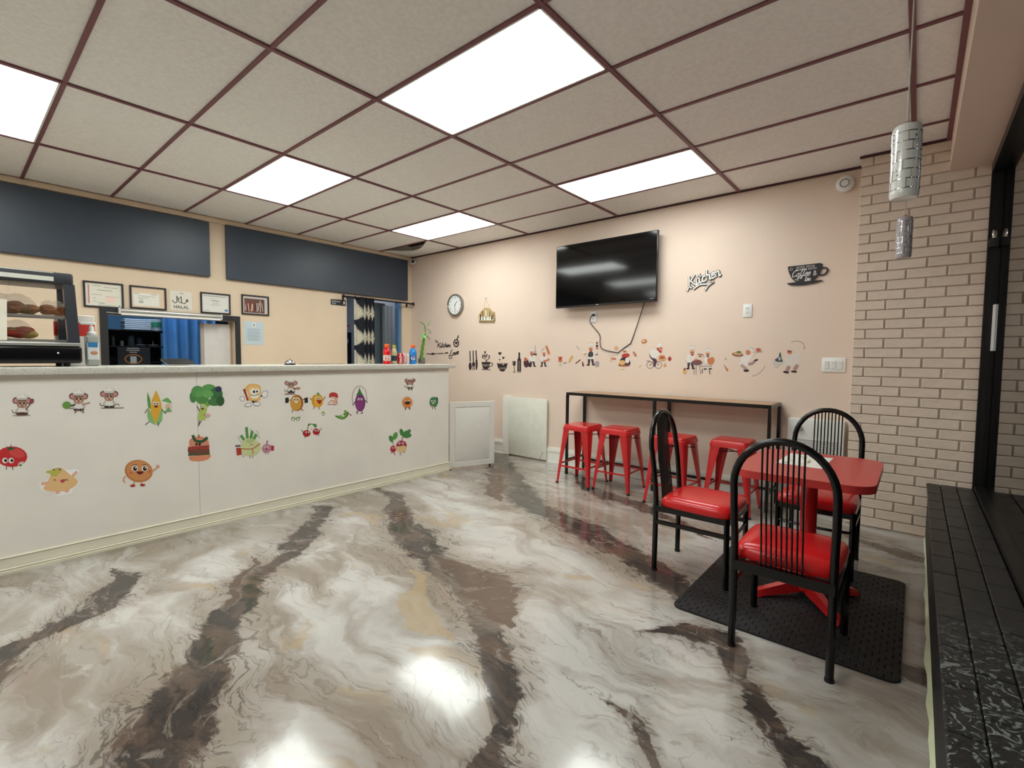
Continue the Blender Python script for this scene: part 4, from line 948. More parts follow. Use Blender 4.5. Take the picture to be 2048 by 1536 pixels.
# red pedestal table
tb = thing('pedestal_table', 'red laminate pedestal table with rounded corners on mat', 'table', (-.405, 2.925, MZ))
MB().prism(rrect(.585, .755, .10, 8), (0, 0, .674), (1, 0, 0), (0, 1, 0), .0365).build('tabletop', M_redl, tb)
MB().lathe([(.10, .664), (.10, .673)], n=4).build('mount_plate', M_blackm, tb)
MB().lathe([(.048, .10), (.040, .13), (.038, .60), (.044, .664)], n=24).build('column', M_red, tb)
MB().lathe([(.03, .03), (.055, .045), (.055, .09), (.048, .108), (.03, .11)], n=20).build('hub', M_red, tb)
for ax_, ay_ in ((-.205, -.175), (.175, -.225), (.205, .19), (-.18, .24)):
    d = Vector((ax_, ay_, 0)); n_ = Vector((-d.y, d.x, 0)).normalized(); rings = []
    for q, z0, z1, w_ in ((.12, .035, .095, .027), (.5, .022, .07, .025), (.85, .010, .046, .024), (1.0, .0, .034, .022), (1.05, .004, .022, .014)):
        c = d*q; rings.append([c+n_*w_+Vector((0, 0, z0)), c-n_*w_+Vector((0, 0, z0)), c-n_*w_*.7+Vector((0, 0, z1)), c+n_*w_*.7+Vector((0, 0, z1))])
    MB().loft(rings).build('base_arm', M_red, tb)
zt = MZ+.7107
ps = thing('leaflet', 'white printed leaflet lying on the red table', 'leaflet', (-.445, 3.02, zt), -.03)
MB().bx(-.105, .105, -.175, .175, 0, .0008).build('sheet', mat('leaflet_white', (232, 230, 224), .4), ps)
mb = MB()
for i in range(40):
    mb.use(ink(random.choice(['#c4a860', '#8fae88', '#b8b4c8', '#d0c8a0', '#b07070']))); a, b = random.uniform(-.09, .075), random.uniform(-.16, .145)
    mb.add([(a, b, .001), (a+.014, b, .001), (a+.014, b+.018, .001), (a, b+.018, .001)], [(0, 1, 2, 3)])
o = mb.build('printing', None, ps, False); o['kind'] = 'stuff'
# chairs
def make_chair(label, loc, rz):
    t = thing('dining_chair', label, 'chair', loc, rz, 'black tube chairs with red seats')
    R_ = .0155; hw = .183
    for s_ in (-1, 1):
        MB().tube([(s_*hw, -.207, .0), (s_*hw, -.205, .42)], R_, 12).build('leg', M_black, t)
        MB().tube([(s_*.19, .205, .0), (s_*.19, .200, .40)], .0150, 4).build('leg', M_black, t)
        MB().bx(s_*.187-.009, s_*.187+.009, -.20, .20, .288, .310).build('stretcher', M_black, t)
    MB().tube(smoothpath([(-.19, .20, .285), (-.08, .208, .280), (.08, .208, .280), (.19, .20, .285)], 5), .0085, 8).build('stretcher', M_black, t)
    arch = [(-hw, -.205, .42), (-hw, -.210, .50), (-hw-.004, -.222, .62), (-hw-.004, -.236, .72)]
    for k in range(0, 19):
        a = math.pi-math.pi*k/18; arch.append(((hw+.004)*math.cos(a), -.240-.018*math.sin(a), .735+.205*math.sin(a)))
    arch += [(hw+.004, -.236, .72), (hw+.004, -.222, .62), (hw, -.210, .50), (hw, -.205, .42)]
    MB().tube(arch, R_, 12).build('back_frame', M_black, t)
    mb = MB(); mb.bx(-.19, .19, -.222, -.190, .352, .395); mb.bx(-.197, -.172, -.20, .205, .365, .398); mb.bx(.172, .197, -.20, .205, .365, .398); mb.bx(-.19, .19, .183, .213, .365, .398); mb.build('seat_frame', M_black, t)
    for k in range(9):
        x = -.076+.019*k; zt_ = .735+.198*math.sqrt(max(0, 1-(x/(hw+.004))**2)); b = .022*(1-(k/4-1)**2*.3)
        MB().tube(smoothpath([(x, -.206, .385), (x*1.0, -.215-b*.4, .52), (x, -.236-b*.6, .70), (x, -.256, zt_)], 4), .0042, 6).build('slat', M_black, t)
    # padded seat
    n = 15; mb = MB(); rings = []
    def prof(u, v): return (1-abs(u)**6)*(1-abs(v)**6)
    O = len(mb.v)
    for i in range(n):
        for j in range(n):
            u = math.sin((-1+2*i/(n-1))*math.pi/2); v = math.sin((-1+2*j/(n-1))*math.pi/2)
            k = 1-.045*(abs(u)**4*abs(v)**4)*2
            wx = .207-.010*(1-(v+1)/2)
            mb.v.append(Vector((u*k*wx, -.19+(v*k+1)*.207, .418+.048*max(0, prof(u, v))**.45)))
    for i in range(n-1):
        for j in range(n-1): a = O+i*n+j; mb.face((a, a+n, a+n+1, a+1))
    ring = [O+i*n for i in range(n)]+[O+(n-1)*n+j for j in range(1, n)]+[O+i*n+n-1 for i in range(n-2, -1, -1)]+[O+j for j in range(n-2, 0, -1)]
    o2 = len(mb.v)
    for q in ring: p = mb.v[q]; mb.v.append(Vector((p.x*.975, (p.y-.017)*.975+.017, .397)))
    m_ = len(ring)
    for k in range(m_): mb.face((ring[k], o2+k, o2+(k+1) % m_, ring[(k+1) % m_]))
    mb.face([o2+k for k in range(m_)][::-1])
    mb.build('seat', M_vinyl, t)
    for s_ in (-1, 1):
        MB().lathe([(.0175, 0), (.0175, .012)], (s_*hw, -.207, 0), 12).build('foot_cap', M_blackm, t)
    return t
make_chair('black tube chair with red seat, its back against the near mat edge', (-.395, 2.42, 0), 0)
make_chair('black tube chair with red seat beside the bar stools', (-.952, 2.90, 0), -math.pi/2)
make_chair('black tube chair with red seat in front of the brick pier and heater', (-.43, 3.50, 0), math.pi)
# bar table along the TV wall
M_wood = mat('brown_wood_top', (168, 134, 104), .4, vary=.12, scale=6)
bt = thing('bar_table', 'long narrow bar table with wood top and black frame', 'table', (-1.89, 4.52, 0))
MB().bx(-.985, .985, -.165, .17, .880, .898).build('tabletop', M_wood, bt)
fr = MB(); fr.bx(-1.0, 1.0, -.185, -.165, .868, .897); fr.bx(-1.0, 1.0, .165, .185, .868, .897); fr.bx(-1.0, -.98, -.165, .165, .868, .897); fr.bx(.98, 1.0, -.165, .165, .868, .897); fr.build('top_frame', M_black, bt)
for x in (-.988, 0, .988):
    for y in (-.175, .175): MB().bx(x-.0125, x+.0125, y-.0125, y+.0125, .006, .868).build('leg', M_black, bt); 
    MB().bx(x-.010, x+.010, -.165, .165, .150, .172).build('side_rail', M_black, bt)
MB().bx(-.975, .975, .166, .184, .105, .128).build('back_rail', M_black, bt)
for x in (-.988, 0, .988):
    for y in (-.175, .175): MB().lathe([(.008, 0), (.012, .003), (.010, .008)], (x, y, 0), 10).build('foot', M_blackm, bt)
# metal stools
def sq(h, r, z, n=8): return [(a, b, z) for a, b in rrect(2*h, 2*h, r, n)]
M_redin = mat('dark_red_inside', (120, 22, 30), .4)
def stool_proto():
    t = thing('bar_stool', '', 'stool', (0, 0, 0), 0, 'red metal stools at the bar table')
    n = 8; rc = rrect(.29, .29, .035, n); N_ = len(rc); mb = MB()
    # pill slot ring with same count
    slot = []
    for a, b in rc:
        an = math.atan2(b, a); ca, sa = math.cos(an), math.sin(an); slot.append((max(-.03, min(.03, a*.30))+.010*ca, .010*sa))
    mb.loft([[(a, b, .578) for a, b in slot], [(a, b, .5985) for a, b in slot], [(a*.88, b*.88, .600) for a, b in rc], [(a*.97, b*.97, .599) for a, b in rc], [(a, b, .594) for a, b in rc], [(a*1.015, b*1.015, .582) for a, b in rc], [(a*1.02, b*1.02, .578) for a, b in rc], [(a*1.05, b*1.05, .575) for a, b in rc], [(a*1.085, b*1.085, .545) for a, b in rc], [(a*1.07, b*1.07, .545) for a, b in rc], [(a*1.0, b*1.0, .57) for a, b in rc]], False, True)
    mb.build('seat', M_red, t)
    for sx in (-1, 1):
        for sy in (-1, 1):
            rings = []
            for q in range(7):
                u = q/6; z = .560-.548*u; c = .1535+.0355*u; w_ = .090*(1-u)+.024*u-.012*math.sin(math.pi*u)*.6; th = .004; ch = .034*(1-u)**1.5+.007
                L_ = [(c-w_, c), (c-ch, c), (c-ch*.3, c-ch*.3), (c, c-ch), (c, c-w_), (c-th, c-w_), (c-th, c-ch-th), (c-ch-th, c-th), (c-w_, c-th)]
                rings.append([(sx*a, sy*b, z) for a, b in L_])
            mb = MB(); mb.loft(rings); 
            l_ = mb.build('leg', M_red, t)
            fb = MB(); fb.rbox((sx*.1825, sy*.1825, .009), (.024, .024, .018), .004, 2); fb.build('foot_cap', M_blackm, l_)
    for s_ in (-1, 1):
        MB().bx(-.160, .160, s_*.172-.004, s_*.172+.004, .172, .188).build('stretcher', M_red, t)
        MB().bx(s_*.172-.004, s_*.172+.004, -.160, .160, .190, .206).build('stretcher', M_red, t)
        MB().tube([(-.14, s_*.14, .50), (.14, -s_*.14, .50+.006*s_)], .0045, 6).build('cross_brace', M_redin, t)
    return t
proto = stool_proto()
spots = [(-2.566, 4.165, 0, 'red metal stool beside the low white access hatch'), (-2.178, 4.215, .03, 'red metal stool second from the white access hatch'),
         (-1.600, 4.12, -.06, 'red metal stool behind the black chair backrest'), (-1.150, 4.255, .02, 'red metal stool closest to the white wall heater')]
for i, (x, y, a, lab) in enumerate(spots):
    o = proto if i == 0 else copy_tree(proto)
    o.location = (x, y, 0); o.rotation_euler = (0, 0, a); o['label'] = lab
# pendant lamps
M_shade = mat('opal_glass', (226, 228, 224), .18, vary=.01, coat=.6)
M_shade2 = mat('opal_glass_silvered', (176, 170, 176), .18, vary=.02, coat=.6)
def pendant(label, c, R_, h, shade, z_top):
    t = thing('pendant_lamp', label, 'pendant lamp', (c.x, c.y, c.z-h/2), .6, 'cylinder pendant lamps by the window')
    MB().lathe([(R_*.55, .004), (R_*.88, 0), (R_*.985, .008), (R_, .02), (R_, h-.02), (R_*.985, h-.008), (R_*.88, h), (.012, h+.002)], n=36).build('shade', shade, t)
    rr = random.Random(5); k = 0
    def arcbar(a0, a1, z0, z1):
        m_ = max(2, int(abs(a1-a0)/.12)+2); mb = MB(); r0, r1 = R_+.0002, R_+.0014
        mb.loft([[(r0*math.cos(a), r0*math.sin(a), z0), (r1*math.cos(a), r1*math.sin(a), z0), (r1*math.cos(a), r1*math.sin(a), z1), (r0*math.cos(a), r0*math.sin(a), z1)] for a in [a0+(a1-a0)*q/(m_-1) for q in range(m_)]])
        mb.build('chrome_line', M_chrome, t)
    rows = [.03+.2*h/6*0+(h-.06)*q/6 for q in range(7)]
    for q, z in enumerate(rows):
        a = rr.uniform(0, 1)
        while a < 2*math.pi-.3:
            L_ = rr.uniform(.5, 1.6); arcbar(a, min(a+L_, 2*math.pi), z-.0016, z+.0016)
            if q < 6: arcbar(a+L_*.5, a+L_*.5+.035, z, rows[q+1])
            if q < 6 and rr.random() < .5: arcbar(a+L_*.8, a+L_*.8+.12, z+.012, z+.018)
            a += L_+rr.uniform(.05, .4)
    MB().tube([(0, 0, h), (0, 0, z_top-(c.z-h/2))], .0028, 6).build('cord', mat('clear_cord', (190, 188, 180), .3), t)
    MB().lathe([(.05, z_top-(c.z-h/2)-.02), (.05, z_top-(c.z-h/2)), (.02, z_top-(c.z-h/2))], n=20).build('canopy', M_chrome, t)
    MB().lathe([(.010, h-.004), (.014, h+.004), (.008, h+.018)], n=12).build('cap', M_chrome, t)
    return t
pendant('opal glass pendant lamp with chrome maze lines, hung closest to the window latch side', on(1811, 326, 1, 2.33), .0445, .262, M_shade, 2.786)
pendant('silvery pendant lamp hanging just in front of the brick pier', on(1808, 476, 1, 4.08), .0435, .262, M_shade2, 2.786)

# ------------------------------------------------------------------ stickers (flat prints; outlines traced on the surface they stick to)
class Print:
    def __init__(s, ax, val, sgn, sc, ox, oy):
        s.ax, s.val, s.sgn, s.sc, s.ox, s.oy = ax, val, sgn, sc, ox, oy; s.mb = MB(); s.k = 0
    def P(s, x, y):
        return on(s.ox+x*s.sc, s.oy+y*s.sc, s.ax, s.val+s.sgn*(.0006+.00012*s.k))
    def poly(s, pts, col, smooth=False):
        s.k += 1; s.mb.use(ink(col))
        if smooth:
            q = smoothpath([Vector((a, b, 0)) for a, b in list(pts)+[pts[0]]], 4)[:-1]; pts = [(v.x, v.y) for v in q]
        s.mb.add([s.P(a, b) for a, b in pts], [tuple(range(len(pts)))]); return s
    def e(s, x, y, rx, ry, col, rot=0, n=20):
        c, d = math.cos(math.radians(rot)), math.sin(math.radians(rot))
        return s.poly([(x+rx*math.cos(a)*c-ry*math.sin(a)*d, y+rx*math.cos(a)*d+ry*math.sin(a)*c) for a in (2*math.pi*k/n for k in range(n))], col)
    def ln(s, pts, w_, col, k=4):
        s.k += 1; s.mb.use(ink(col)); P = [Vector((a, b, 0)) for a, b in pts]
        if len(P) > 2: P = smoothpath(P, k)
        rings = []
        for i, p in enumerate(P):
            t = P[min(i+1, len(P)-1)]-P[max(i-1, 0)]; t.normalize(); rings.append([s.P(p.x-t.y*w_/2, p.y+t.x*w_/2), s.P(p.x+t.y*w_/2, p.y-t.x*w_/2)])
        s.mb.loft(rings, False, False, False); return s
    def face_(s, x, y, d, r, mouth='#7a2a2a', white=True):
        for q in (-d, d):
            if white: s.e(x+q, y, r, r*1.1, '#f4f2ec', n=12)
            s.e(x+q*.9, y+r*.15, r*.5, r*.6, '#2a2422', n=10)
        s.e(x, y+r*1.9, r*1.3, r*.7, mouth, n=12); return s
    def build(s, label, group, cat='sticker'): return tag(s.mb.build('wall_sticker' if s.ax == 1 else 'counter_sticker', None, None, False), label, cat, group)
GC, GW = 'food character stickers on the counter front', 'chef and kitchen stickers on the television wall'
C3 = lambda: Print(0, XC, 1, .22461, 0, 740)
C4 = lambda: Print(0, XC, 1, .234375, 440, 730)
def mouse(p, x, y, u, lab, prop):
    """small chef mouse: ears, hat, face, apron"""
    OL = '#7d756e'
    p.ln([(x-.3*u, y+.75*u), (x-.8*u, y+.9*u), (x-.95*u, y+.6*u)], .08*u, '#5a4a44')
    p.poly([(x-.42*u, y+.35*u), (x+.42*u, y+.35*u), (x+.52*u, y+.95*u), (x-.52*u, y+.95*u)], OL, True); p.poly([(x-.36*u, y+.38*u), (x+.36*u, y+.38*u), (x+.45*u, y+.9*u), (x-.45*u, y+.9*u)], '#f0ece4', True)
    for q in (-1, 1): p.ln([(x+q*.34*u, y+.48*u), (x+q*.6*u, y+.7*u), (x+q*.4*u, y+.8*u)], .17*u, '#cfc8be')
    for q in (-1, 1): p.e(x+q*.62*u, y-.3*u, .3*u, .3*u, '#4a3a3a'); p.e(x+q*.62*u, y-.28*u, .21*u, .21*u, '#d08e8c')
    p.e(x, y+.02*u, .5*u, .42*u, '#a8806c'); p.e(x, y+.14*u, .3*u, .24*u, '#d8b49e')
    p.e(x, y-.6*u, .58*u, .3*u, OL); p.e(x-.28*u, y-.62*u, .26*u, .22*u, '#f2eee6'); p.e(x+.26*u, y-.62*u, .27*u, .22*u, '#ece6de'); p.e(x, y-.68*u, .3*u, .24*u, '#f6f2ea'); p.poly([(x-.42*u, y-.58*u), (x+.42*u, y-.58*u), (x+.4*u, y-.32*u), (x-.4*u, y-.32*u)], '#d2cbc2'); p.ln([(x-.42*u, y-.33*u), (x+.42*u, y-.33*u)], .07*u, '#4a4442', 1)
    p.e(x-.16*u, y-.04*u, .08*u, .11*u, '#1e1a18', n=10); p.e(x+.18*u, y-.04*u, .08*u, .11*u, '#1e1a18', n=10); p.e(x, y+.12*u, .09*u, .06*u, '#8a3a40', n=10); p.e(x, y+.26*u, .12*u, .05*u, '#7a3030', n=10)
    p.e(x-.24*u, y+1.0*u, .26*u, .12*u, '#3a302c'); p.e(x+.27*u, y+1.0*u, .26*u, .12*u, '#3a302c')
    if prop == 'spoon': p.ln([(x+.35*u, y+.6*u), (x+.85*u, y-.05*u)], .09*u, '#6a3a38', 1); p.e(x+.95*u, y-.25*u, .2*u, .26*u, '#8a4a48', 30); p.e(x, y+.98*u, .6*u, .16*u, '#5a3a30'); p.ln([(x-.9*u, y+1.15*u), (x+.8*u, y+1.12*u)], .05*u, '#8a8074', 1)
    if prop == 'lime': p.e(x-1.15*u, y+.55*u, .42*u, .36*u, '#6a9a4a'); p.ln([(x-.3*u, y+.5*u), (x-.75*u, y+.6*u)], .14*u, '#4a4450', 1); p.ln([(x+.35*u, y+.5*u), (x+1.1*u, y+.3*u)], .12*u, '#b89078', 1); p.ln([(x-.2*u, y+.95*u), (x-.35*u, y+1.35*u)], .12*u, '#8a6a5a', 1); p.ln([(x+.25*u, y+.95*u), (x+.5*u, y+1.3*u)], .12*u, '#8a6a5a', 1)
    if prop == 'stand': p.ln([(x-.8*u, y+1.12*u), (x+1.5*u, y+1.1*u)], .06*u, '#5a4a3a', 1); p.ln([(x+.3*u, y+.95*u), (x+.9*u, y+.7*u), (x+1.0*u, y+.9*u)], .06*u, '#5a4a44')
    if prop == 'tray': p.ln([(x+.3*u, y+.5*u), (x+.8*u, y+.5*u)], .14*u, '#3a302c', 1); p.e(x+1.0*u, y+.45*u, .34*u, .18*u, '#c08a5a'); p.ln([(x-.9*u, y+1.25*u), (x+.6*u, y+1.25*u)], .11*u, '#8a4a30', 1); p.ln([(x, y+.7*u), (x, y+1.1*u)], .3*u, '#3a302c', 1)
    if prop == 'wave': p.ln([(x-.3*u, y+.5*u), (x-.8*u, y-.2*u)], .14*u, '#7a4a38', 1); p.ln([(x+.3*u, y+.5*u), (x+.7*u, y-.4*u)], .16*u, '#8a4a40', 1); p.ln([(x-.15*u, y+.8*u), (x-.2*u, y+1.4*u)], .16*u, '#4a3a34', 1); p.ln([(x+.2*u, y+.8*u), (x+.3*u, y+1.4*u)], .16*u, '#4a3a34', 1)
    p.build(lab, GC)
mouse(C3(), 196, 300, 92, 'chef mouse sticker waving a wooden spoon', 'spoon')
mouse(C3(), 700, 262, 92, 'chef mouse sticker holding a green lime', 'lime')
mouse(C3(), 972, 240, 88, 'chef mouse sticker standing with folded arms', 'stand')
mouse(C4(), 606, 172, 60, 'small chef mouse sticker carrying a tray above the potato', 'tray')
mouse(C4(), 1622, 146, 50, 'small chef mouse sticker with raised arm over orange ball', 'wave')
def limbs(p, L_, w_, col):
    for q in L_: p.ln(q, w_, col)
p = C3(); p.poly([(1312, 195), (1338, 260), (1345, 350), (1318, 330), (1310, 260)], '#5f9a55'); p.poly([(1390, 180), (1425, 260), (1440, 340), (1430, 430), (1390, 470), (1350, 430), (1342, 330), (1355, 260)], '#e6b03c', True)
p.poly([(1312, 390), (1322, 330), (1350, 400), (1385, 485), (1345, 470), (1318, 440)], '#8cc07c', True); p.poly([(1445, 330), (1448, 410), (1438, 460), (1390, 488), (1410, 420)], '#8cc07c', True); p.poly([(1438, 275), (1490, 248), (1530, 295), (1480, 285)], '#6fae62', True); p.e(1500, 330, 34, 34, '#e0d4bc'); p.e(1492, 322, 16, 14, '#e8b8a0'); p.poly([(1455, 385), (1500, 330), (1535, 370), (1490, 375)], '#7fae70')
limbs(p, [[(1315, 345), (1290, 385)], [(1330, 460), (1292, 490)], [(1415, 465), (1410, 500)], [(1440, 350), (1480, 390)]], 7, '#4a4a40'); p.face_(1390, 298, 15, 14); p.build('smiling yellow corn cob sticker with a flower', GC)
p = C3()
p.poly([(1790, 290), (1852, 285), (1830, 448), (1755, 444)], '#b8cc6a'); p.poly([(1810, 300), (1880, 270), (1900, 290), (1850, 330)], '#7fae4e'); p.poly([(1740, 270), (1790, 300), (1800, 330)], '#7fae4e')
for x, y, a, b, c in ((1720, 240, 32, 52, '#4f8a4a'), (1760, 195, 58, 55, '#5d9a55'), (1800, 250, 60, 50, '#568f4c'), (1860, 180, 72, 54, '#63a05a'), (1925, 215, 58, 60, '#3f7444'), (1910, 285, 62, 34, '#4a8048'), (1962, 275, 36, 46, '#35603a'), (1945, 170, 30, 26, '#3a3a5a'), (1850, 215, 50, 34, '#6fb062'), (1770, 215, 30, 30, '#6aa860')): p.e(x, y, a, b, c)
p.face_(1803, 325, 16, 11); limbs(p, [[(1780, 370), (1755, 320)], [(1815, 400), (1860, 410)], [(1775, 448), (1770, 495)], [(1795, 448), (1765, 500)]], 7, '#4a4a40'); p.e(1850, 405, 26, 18, '#e2b8b0'); p.build('tall broccoli sticker with glasses and raised arm', GC)
p = C3(); p.poly([(1685, 680), (1690, 620), (1760, 590), (1840, 610), (1862, 660), (1850, 690)], '#e0907a', True); p.poly([(1675, 685), (1860, 670), (1868, 740), (1860, 755), (1685, 765), (1672, 720)], '#7a4a3a'); p.ln([(1675, 690), (1720, 700), (1770, 688), (1820, 700), (1862, 680)], 14, '#c0302c'); p.ln([(1675, 760), (1720, 745), (1770, 762), (1820, 745), (1868, 750)], 14, '#3f5a3a'); p.poly([(1680, 770), (1866, 755), (1860, 790), (1800, 810), (1720, 812), (1690, 800)], '#e2946e', True); p.ln([(1716, 580), (1740, 628), (1800, 636), (1848, 600)], 26, '#2f5a36'); p.ln([(1770, 575), (1772, 605)], 12, '#a86a40')
for q in (1750, 1778): p.e(q, 662, 11, 12, '#221c1a')
p.build('burger sticker wearing a green chili', GC)
p = C3(); p.e(1235, 900, 126, 100, '#c8814e', 8); p.e(1240, 895, 112, 88, '#d8935c', 8)
for q in (1200, 1288): p.e(q, 876, 27, 27, '#f6f4ee'); p.e(q+2, 878, 18, 21, '#241c18'); p.e(q+8, 870, 6, 6, '#ffffff'); p.ln([(q-22, 852), (q, 842), (q+18, 846)], 6, '#5a3020')
p.poly([(1212, 905), (1278, 903), (1262, 926), (1232, 928)], '#6a2020', True); p.e(1166, 915, 16, 9, '#d86a4a'); p.e(1335, 905, 14, 9, '#d86a4a'); limbs(p, [[(1350, 910), (1400, 868)], [(1120, 945), (1098, 975), (1112, 1005)], [(1196, 992), (1192, 1020)], [(1258, 992), (1262, 1018)]], 13, '#d8a080'); p.e(1405, 860, 16, 16, '#e0a890'); p.e(1182, 1030, 24, 11, '#b03a34'); p.e(1270, 1024, 24, 11, '#b03a34'); p.build('round brown smiling cookie sticker waving one hand', GC)
p = C3(); tri = [(470, 880), (540, 868), (640, 945), (695, 990), (660, 1040), (560, 1082), (392, 1068), (425, 990)]
p.poly([(355, 995), (420, 980), (455, 890), (520, 856), (590, 890), (670, 880), (705, 905), (665, 955), (708, 1000), (650, 1060), (625, 1100), (500, 1118), (480, 1085), (385, 1075), (355, 1035)], '#ffffff', True); p.poly(tri, '#eec48c', True); p.poly([(635, 935), (680, 895), (692, 915), (655, 960)], '#f0b89a'); p.poly([(365, 1000), (428, 992), (425, 1018), (365, 1028)], '#f0b89a'); p.poly([(495, 1070), (535, 1070), (528, 1104), (493, 1104)], '#f0b89a'); p.poly([(578, 1065), (622, 1045), (612, 1090), (575, 1090)], '#f0b89a')
for x, y, a, b in ((450, 908, 40, 14), (500, 900, 46, 26), (495, 930, 20, 18), (465, 925, 16, 20)): p.e(x, y, a, b, '#c2c058')
for q in (487, 592): p.ln([(q-12, 984), (q, 974), (q+12, 986)], 6, '#7a4a30')
p.poly([(535, 980), (578, 972), (568, 1000), (545, 1000)], '#c0485a', True); p.e(480, 888, 10, 7, '#8a5a80'); p.e(535, 885, 12, 8, '#8a5a80'); p.build('pale triangular pizza slice sticker with a white outline', GC)
p = C3(); p.e(105, 772, 138, 92, '#cc2f34'); p.e(150, 740, 70, 40, '#d8504a', 15); p.poly([(70, 700), (30, 630), (60, 680), (85, 690), (105, 650), (95, 695), (150, 690), (110, 712), (60, 715)], '#3f5a3a')
for q in (44, 100): p.e(q, 806, 25, 25, '#f4f2ec'); p.e(q+6, 806, 13, 14, '#1e1a18')
p.poly([(158, 855), (170, 825), (212, 815), (190, 850)], '#d8d4c8', True); p.e(182, 848, 14, 8, '#4a7a4a'); limbs(p, [[(58, 862), (55, 888)], [(112, 862), (115, 888)]], 8, '#4a5a4a'); p.build('big red tomato sticker with round eyes', GC)
p = C4(); p.poly([(195, 210), (215, 200), (245, 300), (235, 310)], '#8a4a30'); p.ln([(205, 205), (235, 300)], 14, '#b83a2a', 1); p.poly([(212, 195), (255, 162), (335, 172), (348, 215), (342, 295), (325, 308), (250, 305), (240, 240)], '#f0b868', True); p.poly([(235, 205), (262, 176), (330, 184), (338, 220), (332, 290), (262, 295), (250, 240)], '#f6ca80', True)
p.e(283, 225, 26, 26, '#f8f6f0'); p.e(318, 222, 18, 22, '#f8f6f0'); p.e(290, 228, 10, 12, '#1e1a18'); p.e(316, 226, 8, 10, '#1e1a18'); p.poly([(262, 255), (328, 250), (320, 280), (275, 282)], '#fbfaf6', True); p.ln([(262, 255), (295, 262), (328, 250)], 5, '#3a2a24'); p.ln([(275, 308), (300, 322), (310, 308)], 16, '#2a2422'); p.ln([(345, 265), (375, 262)], 10, '#2a2422', 1)
p.e(382, 250, 27, 29, '#5a5450'); p.ln([(392, 247), (399, 219)], 20, '#5a5450', 1); p.e(190, 288, 21, 23, '#5a5450'); p.e(242, 340, 31, 18, '#5a5450', -10); p.e(315, 332, 31, 18, '#5a5450', 6); p.e(382, 250, 24, 26, '#f4f2ee'); p.ln([(392, 245), (398, 222)], 14, '#f4f2ee', 1); p.e(190, 288, 18, 20, '#f4f2ee'); p.e(242, 340, 28, 15, '#f4f2ee', -10); p.e(315, 332, 28, 15, '#f4f2ee', 6); p.build('toast sandwich sticker with white gloves giving thumbs up', GC)
p = C4(); limbs(p, [[(605, 300), (580, 300)], [(705, 295), (735, 290)], [(625, 375), (615, 405)], [(690, 370), (710, 390)]], 8, '#8a6a3a'); p.e(655, 324, 56, 70, '#9a5a2c'); p.e(648, 328, 48, 62, '#d8a040')
for x in (572, 736): p.poly([(x-16, 282), (x+14, 276), (x+14, 322), (x-14, 326)], '#22241f')
p.face_(650, 292, 16, 12, '#f4f0e6'); p.build('potato sticker lifting a black dumbbell', GC)
p = C4(); p.e(812, 305, 30, 52, '#e0a028'); p.e(850, 305, 30, 52, '#e0a028'); p.e(830, 308, 28, 55, '#ecb53a'); p.ln([(835, 262), (832, 240), (850, 250)], 12, '#5f9a4a'); limbs(p, [[(785, 300), (768, 280)], [(880, 300), (898, 268)], [(810, 350), (796, 375)], [(848, 352), (845, 380)]], 8, '#b07a3a'); p.face_(838, 285, 15, 10); p.poly([(825, 305), (868, 300), (850, 335)], '#a82a28', True); p.build('yellow bell pepper sticker with open red mouth', GC)
p = C4(); p.poly([(952, 275), (1000, 275), (998, 325), (960, 325)], '#e6b49a', True); p.poly([(930, 280), (935, 245), (965, 233), (1000, 245), (1006, 280), (968, 270)], '#c03a3c', True); p.ln([(918, 335), (995, 340)], 7, '#b06a5a', 1); limbs(p, [[(955, 300), (925, 325)], [(990, 310), (1003, 335)]], 6, '#b06a5a'); p.e(965, 292, 10, 8, '#f4f2ec'); p.build('mushroom sticker with a red cap and pale stem', GC)
p = C4(); p.ln([(1135, 345), (1128, 270), (1150, 205), (1192, 180), (1235, 205), (1250, 260), (1255, 325)], 5, '#8a8478'); p.e(1196, 322, 44, 76, '#7a3070'); p.e(1190, 330, 34, 60, '#8a3f80'); p.poly([(1160, 262), (1180, 225), (1190, 195), (1205, 230), (1225, 265), (1195, 255)], '#3f7a48', True); limbs(p, [[(1155, 310), (1135, 345)], [(1238, 300), (1256, 322)], [(1180, 392), (1165, 405), (1180, 416)], [(1212, 394), (1215, 410), (1200, 416)]], 7, '#3a2a34'); p.face_(1196, 292, 12, 9); p.build('purple eggplant sticker skipping a rope', GC)
p = C4()
for k in range(14): a = k*.449; p.ln([(1598+34*math.cos(a), 320+36*math.sin(a)), (1598+50*math.cos(a), 320+54*math.sin(a))], 7, '#d8884a', 1)
p.e(1598, 320, 40, 44, '#e28a3e'); p.face_(1598, 308, 14, 8); p.poly([(1575, 315), (1622, 312), (1612, 335), (1585, 335)], '#3a2018', True); limbs(p, [[(1585, 360), (1582, 384)], [(1615, 358), (1622, 380)]], 8, '#7a4a30'); p.build('spiky orange ball sticker with a wide mouth', GC)
p = C4(); p.ln([(1838, 300), (1850, 280), (1852, 330)], 18, '#2a3a2c'); p.e(1812, 318, 24, 42, '#2f7a4c'); p.e(1834, 316, 24, 44, '#3a8a58'); p.ln([(1820, 285), (1812, 270)], 9, '#6aa060', 1); p.face_(1820, 308, 12, 9, '#e8d8a0'); limbs(p, [[(1815, 355), (1814, 380)], [(1832, 355), (1838, 380)]], 6, '#5a6a5a'); p.e(1808, 352, 10, 10, '#d8a080'); p.build('dark green bell pepper sticker near the counter end', GC)
